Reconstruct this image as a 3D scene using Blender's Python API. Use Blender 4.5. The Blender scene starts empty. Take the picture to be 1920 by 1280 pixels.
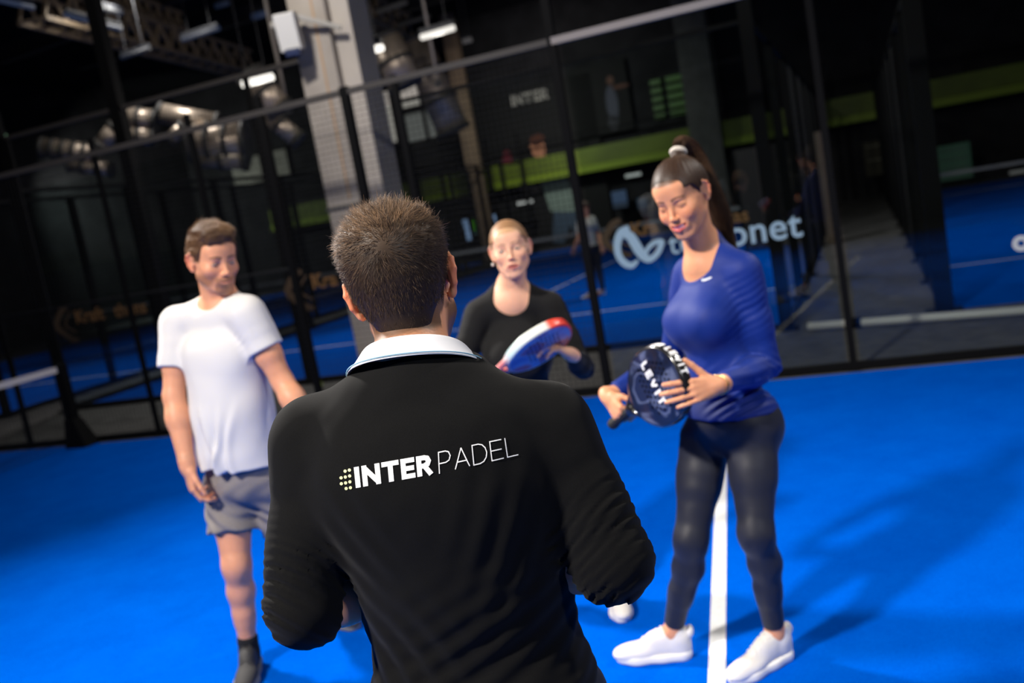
import bpy, math, random, os
import numpy as np
from mathutils import Vector, Matrix, noise as mnoise
from mathutils.bvhtree import BVHTree
ONLY = ''
def want(k): return (not ONLY) or (k in ONLY.split(','))
sc = bpy.context.scene
COL = sc.collection
# ------------------------------------------------------------------ camera
FPX, CAMH, ROLL, HOR = 1750.0, 1.65, math.radians(10.1), 249.0
PITCH = math.atan(HOR / FPX)
F_ = np.array([0, math.cos(PITCH), -math.sin(PITCH)])
U0 = np.cross([1, 0, 0], F_)
R_ = math.cos(ROLL) * np.array([1, 0, 0]) - math.sin(ROLL) * U0
U_ = math.sin(ROLL) * np.array([1, 0, 0]) + math.cos(ROLL) * U0
CAMP = np.array([0, 0, CAMH])
cam_d = bpy.data.cameras.new('camera')
cam = bpy.data.objects.new('camera', cam_d); COL.objects.link(cam)
cam_d.sensor_width = 36.0; cam_d.lens = FPX * 36.0 / 1920
cam_d.clip_start = 0.05; cam_d.clip_end = 200
cam_d.dof.use_dof = True; cam_d.dof.focus_distance = 1.42; cam_d.dof.aperture_fstop = 3.3
M = Matrix.Identity(4)
for i in range(3):
    M[i][0], M[i][1], M[i][2], M[i][3] = R_[i], U_[i], -F_[i], CAMP[i]
cam.matrix_world = M
sc.camera = cam
def ray(px, py):
    v = F_ * FPX + R_ * (px - 960) + U_ * (640 - py)
    return v / np.linalg.norm(v)
def W(px, py, Y):
    "a place in the hall, seen from the photographer at distance Y along the hall"
    v = ray(px, py); return CAMP + v * (Y / v[1])
def G(px, py, z=0.0):
    v = ray(px, py); return CAMP + v * ((z - CAMH) / v[2])
# court frame: u along the side fence (0 at the net post), v outwards
CA = np.array([-4.589, 9.654]); CE = np.array([0.92837, -0.37165]); CN = np.array([0.37165, 0.92837])
CANG = math.atan2(CE[1], CE[0])
def C3(u, v, z=0.0):
    p = CA + CE * u + CN * v
    return np.array([p[0], p[1], z])
# ------------------------------------------------------------------ world, light, exposure
wd = bpy.data.worlds.new('World'); sc.world = wd; wd.use_nodes = True
wd.node_tree.nodes['Background'].inputs[0].default_value = (0.55, 0.65, 1.0, 1)
wd.node_tree.nodes['Background'].inputs[1].default_value = 0.012
sc.view_settings.view_transform = 'Standard'; sc.view_settings.look = 'None'
sc.view_settings.gamma = 1.0; sc.view_settings.use_curve_mapping = False
sc.view_settings.exposure = -0.72
def area(name, loc, tgt, sx, sy, power, col, spread=180):
    d = bpy.data.lights.new(name, 'AREA'); d.shape = 'RECTANGLE'; d.size = sx; d.size_y = sy
    d.energy = power; d.color = col; d.spread = math.radians(spread)
    o = bpy.data.objects.new(name, d); COL.objects.link(o)
    o.location = loc
    o.rotation_euler = (Vector(tgt) - Vector(loc)).to_track_quat('-Z', 'Y').to_euler()
    return o
LIGHTS = [
 ('flood_or_fill', (-3.6, -0.6, 5.6), (-0.2, 2.6, 1.0), 0.5, 0.4, 330, (1.0, 0.93, 0.84)),
 ('flood_or_fill', (5.2, 4.2, 6.0), (0.2, 2.6, 0.6), 0.55, 0.4, 85, (1.0, 0.94, 0.87)),
 ('flood_or_fill', (-4.0, 6.4, 5.0), (-0.2, 2.4, 1.1), 0.5, 0.4, 330, (1.0, 0.94, 0.87)),
 ('flood_or_fill', (4.0, -3.4, 5.8), (0.6, 3.6, 0.5), 0.6, 0.45, 100, (0.93, 0.96, 1.0)),
 ('flood_or_fill', (-2.6, 5.2, 6.2), (-1.3, 10.2, 3.2), 0.5, 0.4, 170, (1.0, 0.95, 0.88)),  # added fill aimed at the concrete pillar, no known lamp there
 ('flood_or_fill', tuple(C3(-1.0, 17.5, 5.6)), tuple(C3(-1.2, 23.5, 3.2)), 0.5, 0.4, 140, (1.0, 0.95, 0.88)),  # added fill to brighten the player banner on the back wall
 ('flood_or_fill', tuple(C3(-15.0, 15.0, 5.2)), tuple(C3(-16.0, 23.5, 2.2)), 0.5, 0.4, 220, (0.95, 1.0, 0.92)),  # added greenish fill lifting the left end of the back wall
 ('flood_or_fill', (3.5, 15.5, 6.6), (3.8, 16.5, 0.0), 1.2, 0.9, 230, (1.0, 0.97, 0.93)),
 ('flood_or_fill', (-5.5, 17.5, 6.6), (-5.5, 17.0, 0.0), 1.2, 0.9, 230, (1.0, 0.97, 0.93)),
 ('flood_or_fill', (12.5, 12.5, 6.6), (12.5, 12.5, 0.0), 1.2, 0.9, 200, (1.0, 0.97, 0.93)),
]
for n_, a in enumerate(LIGHTS): area(*a, spread=(96 if n_ < 4 else 110 if n_ < 7 else 160))
# ------------------------------------------------------------------ tagging
def tag(o, label=None, cat=None, group=None, kind=None):
    if label: o['label'] = label
    if cat: o['category'] = cat
    if group: o['group'] = group
    if kind: o['kind'] = kind
    return o
def empty(name, loc=(0, 0, 0), rz=0):
    o = bpy.data.objects.new(name, None); COL.objects.link(o)
    o.location = loc; o.rotation_euler = (0, 0, rz); o.empty_display_size = .1
    return o
def link(name, me, mat=None, parent=None):
    o = bpy.data.objects.new(name, me); COL.objects.link(o)
    if mat is not None:
        for m in (mat if isinstance(mat, (list, tuple)) else [mat]): me.materials.append(m)
    if parent is not None:
        bpy.context.view_layer.update()
        o.parent = parent; o.matrix_parent_inverse = parent_mat(parent).inverted()
    return o
def parent_mat(p):
    m = Matrix.LocRotScale(p.location, p.rotation_euler, p.scale)
    if p.parent: m = parent_mat(p.parent) @ p.matrix_parent_inverse @ m
    return m
def mesh_np(name, V, Fq, smooth=True, cols=None):
    me = bpy.data.meshes.new(name)
    V = np.asarray(V, np.float32); Fq = np.asarray(Fq, np.int32)
    n = Fq.shape[1]
    me.vertices.add(len(V)); me.vertices.foreach_set('co', V.ravel())
    me.loops.add(Fq.size); me.loops.foreach_set('vertex_index', Fq.ravel())
    me.polygons.add(len(Fq))
    me.polygons.foreach_set('loop_start', np.arange(0, Fq.size, n, dtype=np.int32))
    me.polygons.foreach_set('loop_total', np.full(len(Fq), n, np.int32))
    me.polygons.foreach_set('use_smooth', np.full(len(Fq), smooth, bool))
    me.update(calc_edges=True); me.validate()
    if cols is not None:
        at = me.color_attributes.new('Col', 'FLOAT_COLOR', 'POINT')
        c = np.ones((len(V), 4), np.float32); c[:, :3] = cols
        at.data.foreach_set('color', c.ravel())
    return me
# ------------------------------------------------------------------ materials
def srgb(r, g, b):
    f = lambda c: (c / 255 / 12.92) if c / 255 <= .04045 else ((c / 255 + .055) / 1.055) ** 2.4
    return (f(r), f(g), f(b))
MATS = {}
def mat(name, col, rough=.6, metal=0, spec=.5, bump=None, emit=None, sss=0, attr=False, sheen=0, var=None, alpha=None, coat=0, trans=0, anis=None):
    if name in MATS: return MATS[name]
    m = bpy.data.materials.new(name); m.use_nodes = True; MATS[name] = m
    nt = m.node_tree; b = nt.nodes['Principled BSDF']; L = nt.links
    b.inputs['Base Color'].default_value = (*col, 1); b.inputs['Roughness'].default_value = rough
    b.inputs['Metallic'].default_value = metal; b.inputs['Specular IOR Level'].default_value = spec
    b.inputs['Coat Weight'].default_value = coat
    b.inputs['Transmission Weight'].default_value = trans
    tc = nt.nodes.new('ShaderNodeTexCoord')
    colout = None
    if attr:
        a = nt.nodes.new('ShaderNodeAttribute'); a.attribute_name = 'Col'; colout = a.outputs['Color']
    if var:
        sca, amt = var
        n = nt.nodes.new('ShaderNodeTexNoise'); n.inputs['Scale'].default_value = sca; n.inputs['Detail'].default_value = 6
        L.new(tc.outputs['Object'], n.inputs['Vector'])
        mr = nt.nodes.new('ShaderNodeMapRange'); mr.inputs['From Min'].default_value = .3; mr.inputs['From Max'].default_value = .7
        mr.inputs['To Min'].default_value = 1 - amt; mr.inputs['To Max'].default_value = 1 + amt
        L.new(n.outputs['Fac'], mr.inputs['Value'])
        mx = nt.nodes.new('ShaderNodeMix'); mx.data_type = 'RGBA'; mx.blend_type = 'MULTIPLY'; mx.inputs['Factor'].default_value = 1
        if colout is not None: L.new(colout, mx.inputs[6])
        else: mx.inputs[6].default_value = (*col, 1)
        cb = nt.nodes.new('ShaderNodeCombineColor')
        for k in range(3): L.new(mr.outputs[0], cb.inputs[k])
        L.new(cb.outputs[0], mx.inputs[7]); colout = mx.outputs[2]
    if colout is not None: L.new(colout, b.inputs['Base Color'])
    if sss:
        b.inputs['Subsurface Weight'].default_value = sss
        b.inputs['Subsurface Radius'].default_value = (1.0, .32, .16); b.inputs['Subsurface Scale'].default_value = .011
    if sheen:
        b.inputs['Sheen Weight'].default_value = sheen; b.inputs['Sheen Roughness'].default_value = .5
    if bump:
        sca, st, dist = bump
        n = nt.nodes.new('ShaderNodeTexNoise'); n.inputs['Scale'].default_value = sca; n.inputs['Detail'].default_value = 4
        L.new(tc.outputs['Object'], n.inputs['Vector'])
        bp = nt.nodes.new('ShaderNodeBump'); bp.inputs['Strength'].default_value = st; bp.inputs['Distance'].default_value = dist
        L.new(n.outputs['Fac'], bp.inputs['Height']); L.new(bp.outputs[0], b.inputs['Normal'])
    if emit:
        b.inputs['Emission Color'].default_value = (*emit[0], 1); b.inputs['Emission Strength'].default_value = emit[1]
    if alpha is not None: b.inputs['Alpha'].default_value = alpha
    return m
# ------------------------------------------------------------------ distance-field modelling of soft forms
def nz(v): v = np.asarray(v, float); return v / (np.linalg.norm(v) + 1e-12)
def s_cone(p, a, b, ra, rb):
    ba = b - a; l2 = ba @ ba; rr = ra - rb; a2 = l2 - rr * rr
    if a2 < 1e-12: 
        c, r = (a, ra) if ra > rb else (b, rb)
        return np.linalg.norm(p - c, axis=-1) - r
    il2 = 1 / l2; pa = p - a; y = pa @ ba; z = y - l2
    q = pa * l2 - y[..., None] * ba; x2 = np.einsum('...i,...i->...', q, q)
    y2 = y * y * l2; z2 = z * z * l2; k = np.sign(rr) * rr * rr * x2
    r1 = np.sign(z) * a2 * z2 > k; r2 = np.sign(y) * a2 * y2 < k
    out = (np.sqrt(x2 * a2 * il2) + y * rr) * il2 - ra
    out = np.where(r2, np.sqrt(x2 + y2) * il2 - ra, out)
    return np.where(r1, np.sqrt(x2 + z2) * il2 - rb, out)
def s_ell(p, c, R, r):
    q = (p - c) @ R; k0 = np.sqrt(np.einsum('...i,...i->...', q / r, q / r)) + 1e-9
    k1 = np.sqrt(np.einsum('...i,...i->...', q / (r * r), q / (r * r))) + 1e-9
    return k0 * (k0 - 1) / k1
I3 = np.eye(3)
def cone(a, b, ra, rb, k=.02, op=1, inf=0): return ('c', np.asarray(a, float), np.asarray(b, float), ra + inf, rb + inf, k, op)
def ell(c, r, R=I3, k=.02, op=1, inf=0): return ('e', np.asarray(c, float), np.asarray(R, float), np.asarray(r, float) + inf, None, k, op)
def plane(pt, n, k=.004): return ('p', np.asarray(pt, float), nz(n), None, None, k, -2)   # keep the side opposite to n
def func(f, k=.0, op=-2): return ('f', f, None, None, None, k, op)
def group(parts, k=.02, op=1):
    "several forms worked out together first (a sleeve with its cut end)"
    return ('g', parts, None, None, None, k, op)
def ev(pr, p):
    t = pr[0]
    if t == 'g':
        v = np.full(p.shape[:-1], 1e3)
        for q in pr[1]: v = comb(v, ev(q, p), q[5], q[6])
        return v
    if t == 'c': return s_cone(p, pr[1], pr[2], pr[3], pr[4])
    if t == 'e': return s_ell(p, pr[1], pr[2], pr[3])
    if t == 'p': return (p - pr[1]) @ pr[2]
    return pr[1](p)
def smin(a, b, k):
    if k <= 0: return np.minimum(a, b)
    h = np.maximum(k - np.abs(a - b), 0) / k
    return np.minimum(a, b) - h * h * k * .25
def comb(v, d, k, op):
    if op == 1: return smin(v, d, k)
    if op == -1: return -smin(-v, d, k)          # carve
    return -smin(-v, -d, k)                       # intersect
def bounds(prims):
    lo = np.full(3, 1e9); hi = -lo
    for q in prims:
        if q[6] != 1: continue
        if q[0] == 'g':
            a, b = bounds(q[1]); lo = np.minimum(lo, a); hi = np.maximum(hi, b); continue
        if q[0] == 'c':
            for c, r in ((q[1], q[3]), (q[2], q[4])): lo = np.minimum(lo, c - r); hi = np.maximum(hi, c + r)
        elif q[0] == 'e':
            e = np.sqrt(((q[2] * q[3]) ** 2).sum(1)); lo = np.minimum(lo, q[1] - e); hi = np.maximum(hi, q[1] + e)
    return lo, hi
def field_mesh(prims, vox, box=None, disp=None, dmax=0.0, B=8):
    lo, hi = bounds(prims); lo = lo - .03; hi = hi + .03
    if box is not None: lo = np.maximum(lo, box[0]); hi = np.minimum(hi, box[1])
    nb = np.maximum(1, np.ceil((hi - lo) / (vox * B)).astype(int))
    n = nb * B
    rad = vox * B * .8661
    bi = np.stack(np.meshgrid(*[np.arange(k) for k in nb], indexing='ij'), -1).reshape(-1, 3)
    cc = lo + (bi + .5) * vox * B - vox * .5
    T = np.full(len(cc), 1e3); D = []
    for q in prims:
        d = ev(q, cc); D.append(d); T = comb(T, d, q[5], q[6])
    act = np.abs(T) < rad * 1.5 + .012 + dmax
    ba = bi[act]; Ta = T[act]
    off = np.stack(np.meshgrid(*[np.arange(B)] * 3, indexing='ij'), -1).reshape(-1, 3)
    P = (lo + (ba[:, None, :] * B + off[None]) * vox)
    V = np.full(P.shape[:2], 1e3)
    for q, d in zip(prims, D):
        da = d[act]
        if q[0] == 'f': m = np.ones(len(da), bool)
        elif q[6] == 1: m = da < Ta + 2.6 * rad + q[5] + dmax + .02
        elif q[6] == -1: m = -da > Ta - 2.6 * rad - q[5] - dmax - .02
        else: m = da > Ta - 2.6 * rad - q[5] - dmax - .02
        if not m.any(): continue
        V[m] = comb(V[m], ev(q, P[m]), q[5], q[6])
    if disp is not None: V = V - disp(P)
    Gd = np.where(T > 0, 1e3, -1e3).astype(np.float32).reshape(nb)
    Gd = Gd.repeat(B, 0).repeat(B, 1).repeat(B, 2)
    G8 = Gd.reshape(nb[0], B, nb[1], B, nb[2], B)
    G8[ba[:, 0], :, ba[:, 1], :, ba[:, 2], :] = V.reshape(-1, B, B, B)
    S = Gd < 0
    c = [S[i:n[0] - 1 + i, j:n[1] - 1 + j, k:n[2] - 1 + k] for i in (0, 1) for j in (0, 1) for k in (0, 1)]
    al = c[0].copy(); an = c[0].copy()
    for q in c[1:]: al &= q; an |= q
    cells = np.argwhere(an & ~al)
    del al, an
    key = (cells[:, 0] * n[1] + cells[:, 1]) * n[2] + cells[:, 2]
    corner = np.array([(i, j, k) for i in (0, 1) for j in (0, 1) for k in (0, 1)])
    cv = np.clip(Gd[cells[:, 0, None] + corner[None, :, 0], cells[:, 1, None] + corner[None, :, 1], cells[:, 2, None] + corner[None, :, 2]], -.1, .1)
    acc = np.zeros((len(cells), 3)); cnt = np.zeros(len(cells))
    for a in range(8):
        for b in range(a + 1, 8):
            if np.abs(corner[a] - corner[b]).sum() != 1: continue
            m = (cv[:, a] < 0) != (cv[:, b] < 0)
            t = cv[m, a] / (cv[m, a] - cv[m, b])
            acc[m] += corner[a] + t[:, None] * (corner[b] - corner[a]); cnt[m] += 1
    verts = lo + (cells + acc / cnt[:, None]) * vox
    faces = []
    for ax in range(3):
        a1, a2 = (ax + 1) % 3, (ax + 2) % 3
        sl0 = [slice(None)] * 3; sl1 = [slice(None)] * 3; sl0[ax] = slice(0, -1); sl1[ax] = slice(1, None)
        e0 = S[tuple(sl0)]; e1 = S[tuple(sl1)]
        ed = np.argwhere(e0 != e1)
        ed = ed[(ed[:, a1] > 0) & (ed[:, a2] > 0) & (ed[:, a1] < n[a1] - 1) & (ed[:, a2] < n[a2] - 1)]
        ins = e0[ed[:, 0], ed[:, 1], ed[:, 2]]
        q = []
        for d1, d2 in ((0, 0), (1, 0), (1, 1), (0, 1)):
            cc2 = ed.copy(); cc2[:, a1] -= d1; cc2[:, a2] -= d2
            q.append(np.searchsorted(key, (cc2[:, 0] * n[1] + cc2[:, 1]) * n[2] + cc2[:, 2]))
        q = np.stack(q, 1)
        q[~ins] = q[~ins][:, ::-1]
        faces.append(q)
    Fq = np.concatenate(faces)[:, ::-1]
    # outward: inside->outside along +axis seen with the order above
    return verts, Fq[:, ::-1]
def multi_mesh(prims, vox, fine=(), disp=None, dmax=0):
    "one surface, with finer cells inside the boxes (lo, hi, vox)"
    V, Fq = field_mesh(prims, vox, disp=disp, dmax=dmax)
    VV, FF = [], []
    keep = np.ones(len(V), bool)
    for lo, hi, vx in fine:
        m = vox * 1.2
        keep &= ~((V > np.asarray(lo) + m).all(1) & (V < np.asarray(hi) - m).all(1))
    fk = keep[Fq].all(1); Fq = Fq[fk]
    used = np.unique(Fq); mp = np.full(len(V), -1); mp[used] = np.arange(len(used))
    VV.append(V[used]); FF.append(mp[Fq]); o = len(used)
    for lo, hi, vx in fine:
        v2, f2 = field_mesh(prims, vx, box=(np.asarray(lo), np.asarray(hi)), disp=disp, dmax=dmax)
        if len(f2) == 0: continue
        VV.append(v2); FF.append(f2 + o); o += len(v2)
    return np.concatenate(VV), np.concatenate(FF)
def wob(p, f, s=0.0):
    "cheap smooth noise, about -1..1"
    x, y, z = p[..., 0] * f, p[..., 1] * f, p[..., 2] * f
    return (np.sin(x * 1.7 + 1.3 * np.sin(y * 1.1 + s) + s) * np.cos(y * 1.9 + 1.1 * np.sin(z * 1.3 + s * 2)) + np.sin(z * 2.1 + 1.7 * np.sin(x * .9 + s * 3) + y)) * .5
def sm01(x, a, b):
    t = np.clip((x - a) / (b - a), 0, 1); return t * t * (3 - 2 * t)
def rotm(yaw=0, pitch=0, roll=0):
    "local x=right y=forward z=up; yaw left +, pitch up +, roll to the right shoulder +  (degrees)"
    y, p, r = map(math.radians, (yaw, pitch, roll))
    return np.array(Matrix.Rotation(y, 3, 'Z') @ Matrix.Rotation(p, 3, 'X') @ Matrix.Rotation(r, 3, 'Y'))
def frame(up, right):
    up = nz(up); r = np.asarray(right, float); r = nz(r - up * (r @ up)); f = np.cross(up, r)
    return np.stack([r, f, up], 1)       # columns
def tubes(paths, rads, sides=3):
    "many strands (N,S,3) with radii (N,S) -> verts, quads"
    P = np.asarray(paths); N, S, _ = P.shape
    T = np.gradient(P, axis=1); T /= np.linalg.norm(T, axis=2, keepdims=True) + 1e-9
    ref = np.where(np.abs(T[..., 2:3]) > .9, np.array([1., 0, 0]), np.array([0, 0, 1.]))
    A = np.cross(T, ref); A /= np.linalg.norm(A, axis=2, keepdims=True) + 1e-9; Bv = np.cross(T, A)
    an = np.arange(sides) * 2 * math.pi / sides
    R = np.asarray(rads)[..., None, None]
    V = P[:, :, None, :] + R * (np.cos(an)[None, None, :, None] * A[:, :, None, :] + np.sin(an)[None, None, :, None] * Bv[:, :, None, :])
    idx = np.arange(N * S * sides).reshape(N, S, sides)
    a = idx[:, :-1, :]; b = np.roll(a, -1, 2); c = idx[:, 1:, :]; d = np.roll(c, -1, 2)
    return V.reshape(-1, 3), np.stack([a, b, d, c], -1).reshape(-1, 4)
class Fr:
    def __init__(s, O, R, k=1.0): s.O = np.asarray(O, float); s.R = np.asarray(R, float); s.k = k
    def p(s, x, y, z): return s.O + s.R @ (np.array([x, y, z]) * s.k)
    def pts(s, a): return s.O + (np.asarray(a) * s.k) @ s.R.T
    def loc(s, P): return ((P - s.O) @ s.R) / s.k
    def e(s, c, r, rot=None, k=.02, op=1, inf=0):
        R = s.R if rot is None else s.R @ rotm(*rot)
        return ell(s.p(*c), np.array(r) * s.k, R, k * s.k, op, inf)
    def c(s, a, b, ra, rb, k=.02, op=1, inf=0): return cone(s.p(*a), s.p(*b), ra * s.k, rb * s.k, k * s.k, op, inf)
def head_prims(h, fem=False, smile=0.0, open_=0.0, jaw=1.0, closed=False):
    P = []
    w = .96 if fem else 1.0
    P.append(h.e((0, -.014, .036), (.0775 * w, .098, .084)))
    P.append(h.e((0, -.045, .01), (.066 * w, .066, .075), k=.03))
    P.append(h.e((0, .034, -.015), (.0635 * w, .056, .078), k=.02))
    P.append(h.e((0, .044, -.06), (.045 * w, .044, .045), k=.025))
    jw = (.046 if fem else .054) * jaw
    for s in (-1, 1):
        P.append(h.c((s * jw, .006, -.058), (s * .018, .066, -.1), .0135, .013, k=.028))
        P.append(h.c((s * (jw - .003), .014, -.05), (s * .050 * w, .014, -.005), .0145, .0145, k=.025))
        P.append(h.e((s * .042 * w, .058, -.024), (.019, .021, .016), k=.026))
        if smile: P.append(h.e((s * .035, .069, -.037), (.016, .015, .014), k=.02))
    P.append(h.e((0, .074, -.1), (.017 if fem else .021, .014, .014), k=.018))
    P.append(h.c((-.03, .078, .019), (.03, .078, .019), .010 if fem else .0125, .010 if fem else .0125, k=.018))
    P.append(h.e((0, .062, .05), (.05, .028, .03), k=.03))
    for s in (-1, 1):
        P.append(h.e((s * .032, .098, -.001), (.019, .015, .0115), k=.012, op=-1))
        P.append(h.e((s * .0315, .0745, -.001), (.0152, .0142, .0135), k=.005))
        cut = .0013 if closed else (.0052 if fem else .0042)
        P.append(h.e((s * .0315, .0915, -.002 - (.005 if closed else 0)), (.0128, .012, cut), k=.002, op=-1))
    nq = .86 if fem else 1.0
    P.append(h.c((0, .088, .010), (0, .106, -.029), .0062 * nq, .0080 * nq, k=.014))
    P.append(h.e((0, .1085 , -.033), (.0093 * nq, .0095 * nq, .0085 * nq), k=.007))
    for s in (-1, 1):
        P.append(h.e((s * .0108 * nq, .0995, -.0365), (.0068 * nq, .010, .0064 * nq), k=.007))
        P.append(h.e((s * .0062, .106, -.0445), (.0032, .0045, .0035), k=.002, op=-1))
    # mouth
    sw = .0245 * (.95 if fem else 1) + .0055 * smile; up = .007 * smile
    P.append(h.e((0, .082, -.066), (.03, .016, .02), k=.016))
    for s in (-1, 1):
        P.append(h.c((s * .004, .0965, -.0585 ), (s * sw, .0855 - .003 * smile, -.0655 + up), .0042, .0022, k=.006))
        P.append(h.c((0, .0955, -.0725 - .006 * open_ - .004 * smile), (s * sw, .085 - .003 * smile, -.0665 + up), .0058 if fem else .005, .0022, k=.006))
    gap = .0012 + .0038 * open_ + .0030 * smile
    P.append(h.e((0, .1, -.0655 - .003 * open_ - .001 * smile), (sw * .86, .02, gap), k=.002, op=-1))
    if smile:
        for s in (-1, 1): P.append(h.e((s * sw * .6, .098, -.065 + up * .45), (sw * .42, .02, gap * .7), rot=(0, 0, -s * 14 * smile), k=.004, op=-1))
    # ears
    for s in (-1, 1):
        e = Fr(h.p(s * .0725 * w, -.010, -.004), h.R @ rotm(s * 20, 0, 0) @ rotm(0, -10, 0), h.k * (.92 if fem else 1.0))
        P.append(e.e((s * .006, -.008, .004), (.0042, .0165, .029), k=.009))
        rim = [(0.004, .010, .012), (.007, .004, .029), (.0105, -.010, .0345), (.0125, -.0225, .022), (.012, -.0245, .004), (.0085, -.016, -.016), (.005, -.004, -.028)]
        for a, b in zip(rim[:-1], rim[1:]):
            P.append(e.c((s * a[0], a[1], a[2]), (s * b[0], b[1], b[2]), .0037, .0037, k=.004))
        P.append(e.e((s * .004, 0, -.027), (.0045, .0085, .0095), k=.006))
        P.append(e.e((s * .0125, -.004, .002), (.0065, .0105, .014), k=.005, op=-1))
    return P
def eye_things(h, root, look=(0, -.2), col=(.12, .07, .035), closed=False):
    import itertools
    for s in (-1, 1):
        c = h.p(s * .0315, .0742, -.001); r = .0132 * h.k
        bm = bmesh_uv(24, 16)
        V = bm[0] * r
        g = nz(h.R @ np.array([look[0], 1, look[1]]))
        d = bm[0] @ g
        cols = np.tile(np.array([.62, .58, .54]), (len(V), 1)); cols[d > .87] = col; cols[d > .965] = (.01, .01, .01)
        me = mesh_np('eye', V + c, bm[1], cols=cols)
        link('eye', me, mat('eyeball', (.8, .8, .8), rough=.12, attr=True), root)
def bmesh_uv(nu, nv):
    V = []; Fq = []
    for j in range(nv + 1):
        t = math.pi * (j + .001) / (nv + .002)
        for i in range(nu):
            a = 2 * math.pi * i / nu; V.append((math.sin(t) * math.cos(a), math.sin(t) * math.sin(a), math.cos(t)))
    for j in range(nv):
        for i in range(nu):
            a = j * nu + i; b = j * nu + (i + 1) % nu; Fq.append((a, a + nu, b + nu, b))
    return np.array(V), np.array(Fq)
def hand_prims(wr, d, n, side, curls=(25, 30, 35, 40), thumb=(38, 25), spread=5, k=1.0, fore=None):
    """wr wrist, d towards the fingers, n out of the palm, side +1 when the thumb lies towards cross(d,n)*+1"""
    d = nz(d); n = nz(np.asarray(n, float) - d * (np.asarray(n, float) @ d)); y = np.cross(d, n) * side    # y: thumb side
    R = np.stack([d, y, n], 1)
    f = Fr(wr, R, k)
    P = []
    P.append(f.c((-.02, 0, 0), (.02, 0, 0), .024, .022, k=.02))
    P.append(f.e((.048, .0, .002), (.05, .036, .0145), k=.016))
    ys = (.030, .0105, -.0095, -.028); xs = (.088, .093, .089, .079)
    L = ((.042, .026, .020), (.047, .030, .021), (.043, .028, .021), (.033, .021, .018))
    rr = (.0092, .0094, .0088, .0078)
    for i in range(4):
        kn = np.array([xs[i], ys[i], -.002])
        P.append(f.c((.02, ys[i] * .55, 0), tuple(kn), .0115, rr[i] + .0012, k=.012))
        a = math.radians(spread * (1.5 - i)); c = math.radians(curls[i]) * .8; p = kn
        for j in range(3):
            dv = np.array([math.cos(c) * math.cos(a), math.cos(c) * math.sin(a), math.sin(c)])
            q = p + dv * L[i][j]
            r0 = rr[i] * (1 - .07 * j); r1 = rr[i] * (1 - .07 * (j + 1))
            P.append(f.c(tuple(p), tuple(q), r0, r1, k=.0025))
            p = q; c += math.radians(curls[i]) * (1.1 if j == 0 else .75)
    # thumb leaves the side of the palm
    ab, cu = math.radians(thumb[0]), math.radians(thumb[1])
    p = np.array([.022, .022, .004]); P.append(f.c((.012, .008, .004), tuple(p), .016, .015, k=.012))
    a = ab; z = cu * .5
    for j, (l, r0, r1) in enumerate(((.042, .0145, .0112), (.032, .0108, .0098), (.026, .0098, .0078))):
        dv = np.array([math.cos(a) * math.cos(z), math.sin(a) * math.cos(z), math.sin(z)])
        q = p + dv * l; P.append(f.c(tuple(p), tuple(q), r0, r1, k=.006 if j == 0 else .003)); p = q
        a -= cu * .5; z += cu * .25
    return P
def arm_prims(S, E, Wr, k=1.0, fem=False, inf=0.0, lower=True, upto=None):
    S, E, Wr = map(np.asarray, (S, E, Wr)); m = .84 if fem else 1.0; P = []
    P.append(cone(S, S + (E - S) * .25, .054 * m * k, .052 * m * k, .03, inf=inf))
    P.append(cone(S + (E - S) * .15, S + (E - S) * .6, .051 * m * k, .047 * m * k, .02, inf=inf))
    P.append(cone(S + (E - S) * .5, E, .046 * m * k, .038 * m * k, .02, inf=inf))
    if lower:
        P.append(cone(E, E + (Wr - E) * .35, .039 * m * k, .043 * m * k, .015, inf=inf))
        P.append(cone(E + (Wr - E) * .3, Wr, .042 * m * k, .0265 * m * k, .02, inf=inf))
    return P
def leg_prims(Hj, K, A, k=1.0, fem=False, inf=0.0, fwd=(0, -1, 0), to=1.0):
    Hj, K, A = map(np.asarray, (Hj, K, A)); fwd = np.asarray(fwd, float); P = []
    m = .97 if fem else 1.0
    P.append(cone(Hj, Hj + (K - Hj) * .45, .088 * m * k, .076 * m * k, .03, inf=inf))
    P.append(cone(Hj + (K - Hj) * .35, K, .077 * m * k, .053 * m * k, .02, inf=inf))
    if to > .5:
        P.append(ell(K + fwd * .010, (.040 * k, .040 * k, .055 * k), k=.03, inf=inf))
        c = K + (A - K) * .3 - fwd * .012
        P.append(cone(K - fwd * .002, c, .050 * m * k, .053 * m * k, .03, inf=inf))
        P.append(cone(c, K + (A - K) * .62 - fwd * .006, .053 * m * k, .040 * m * k, .02, inf=inf))
        P.append(cone(K + (A - K) * .55, A, .041 * m * k, .033 * m * k, .02, inf=inf))
    return P
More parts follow.
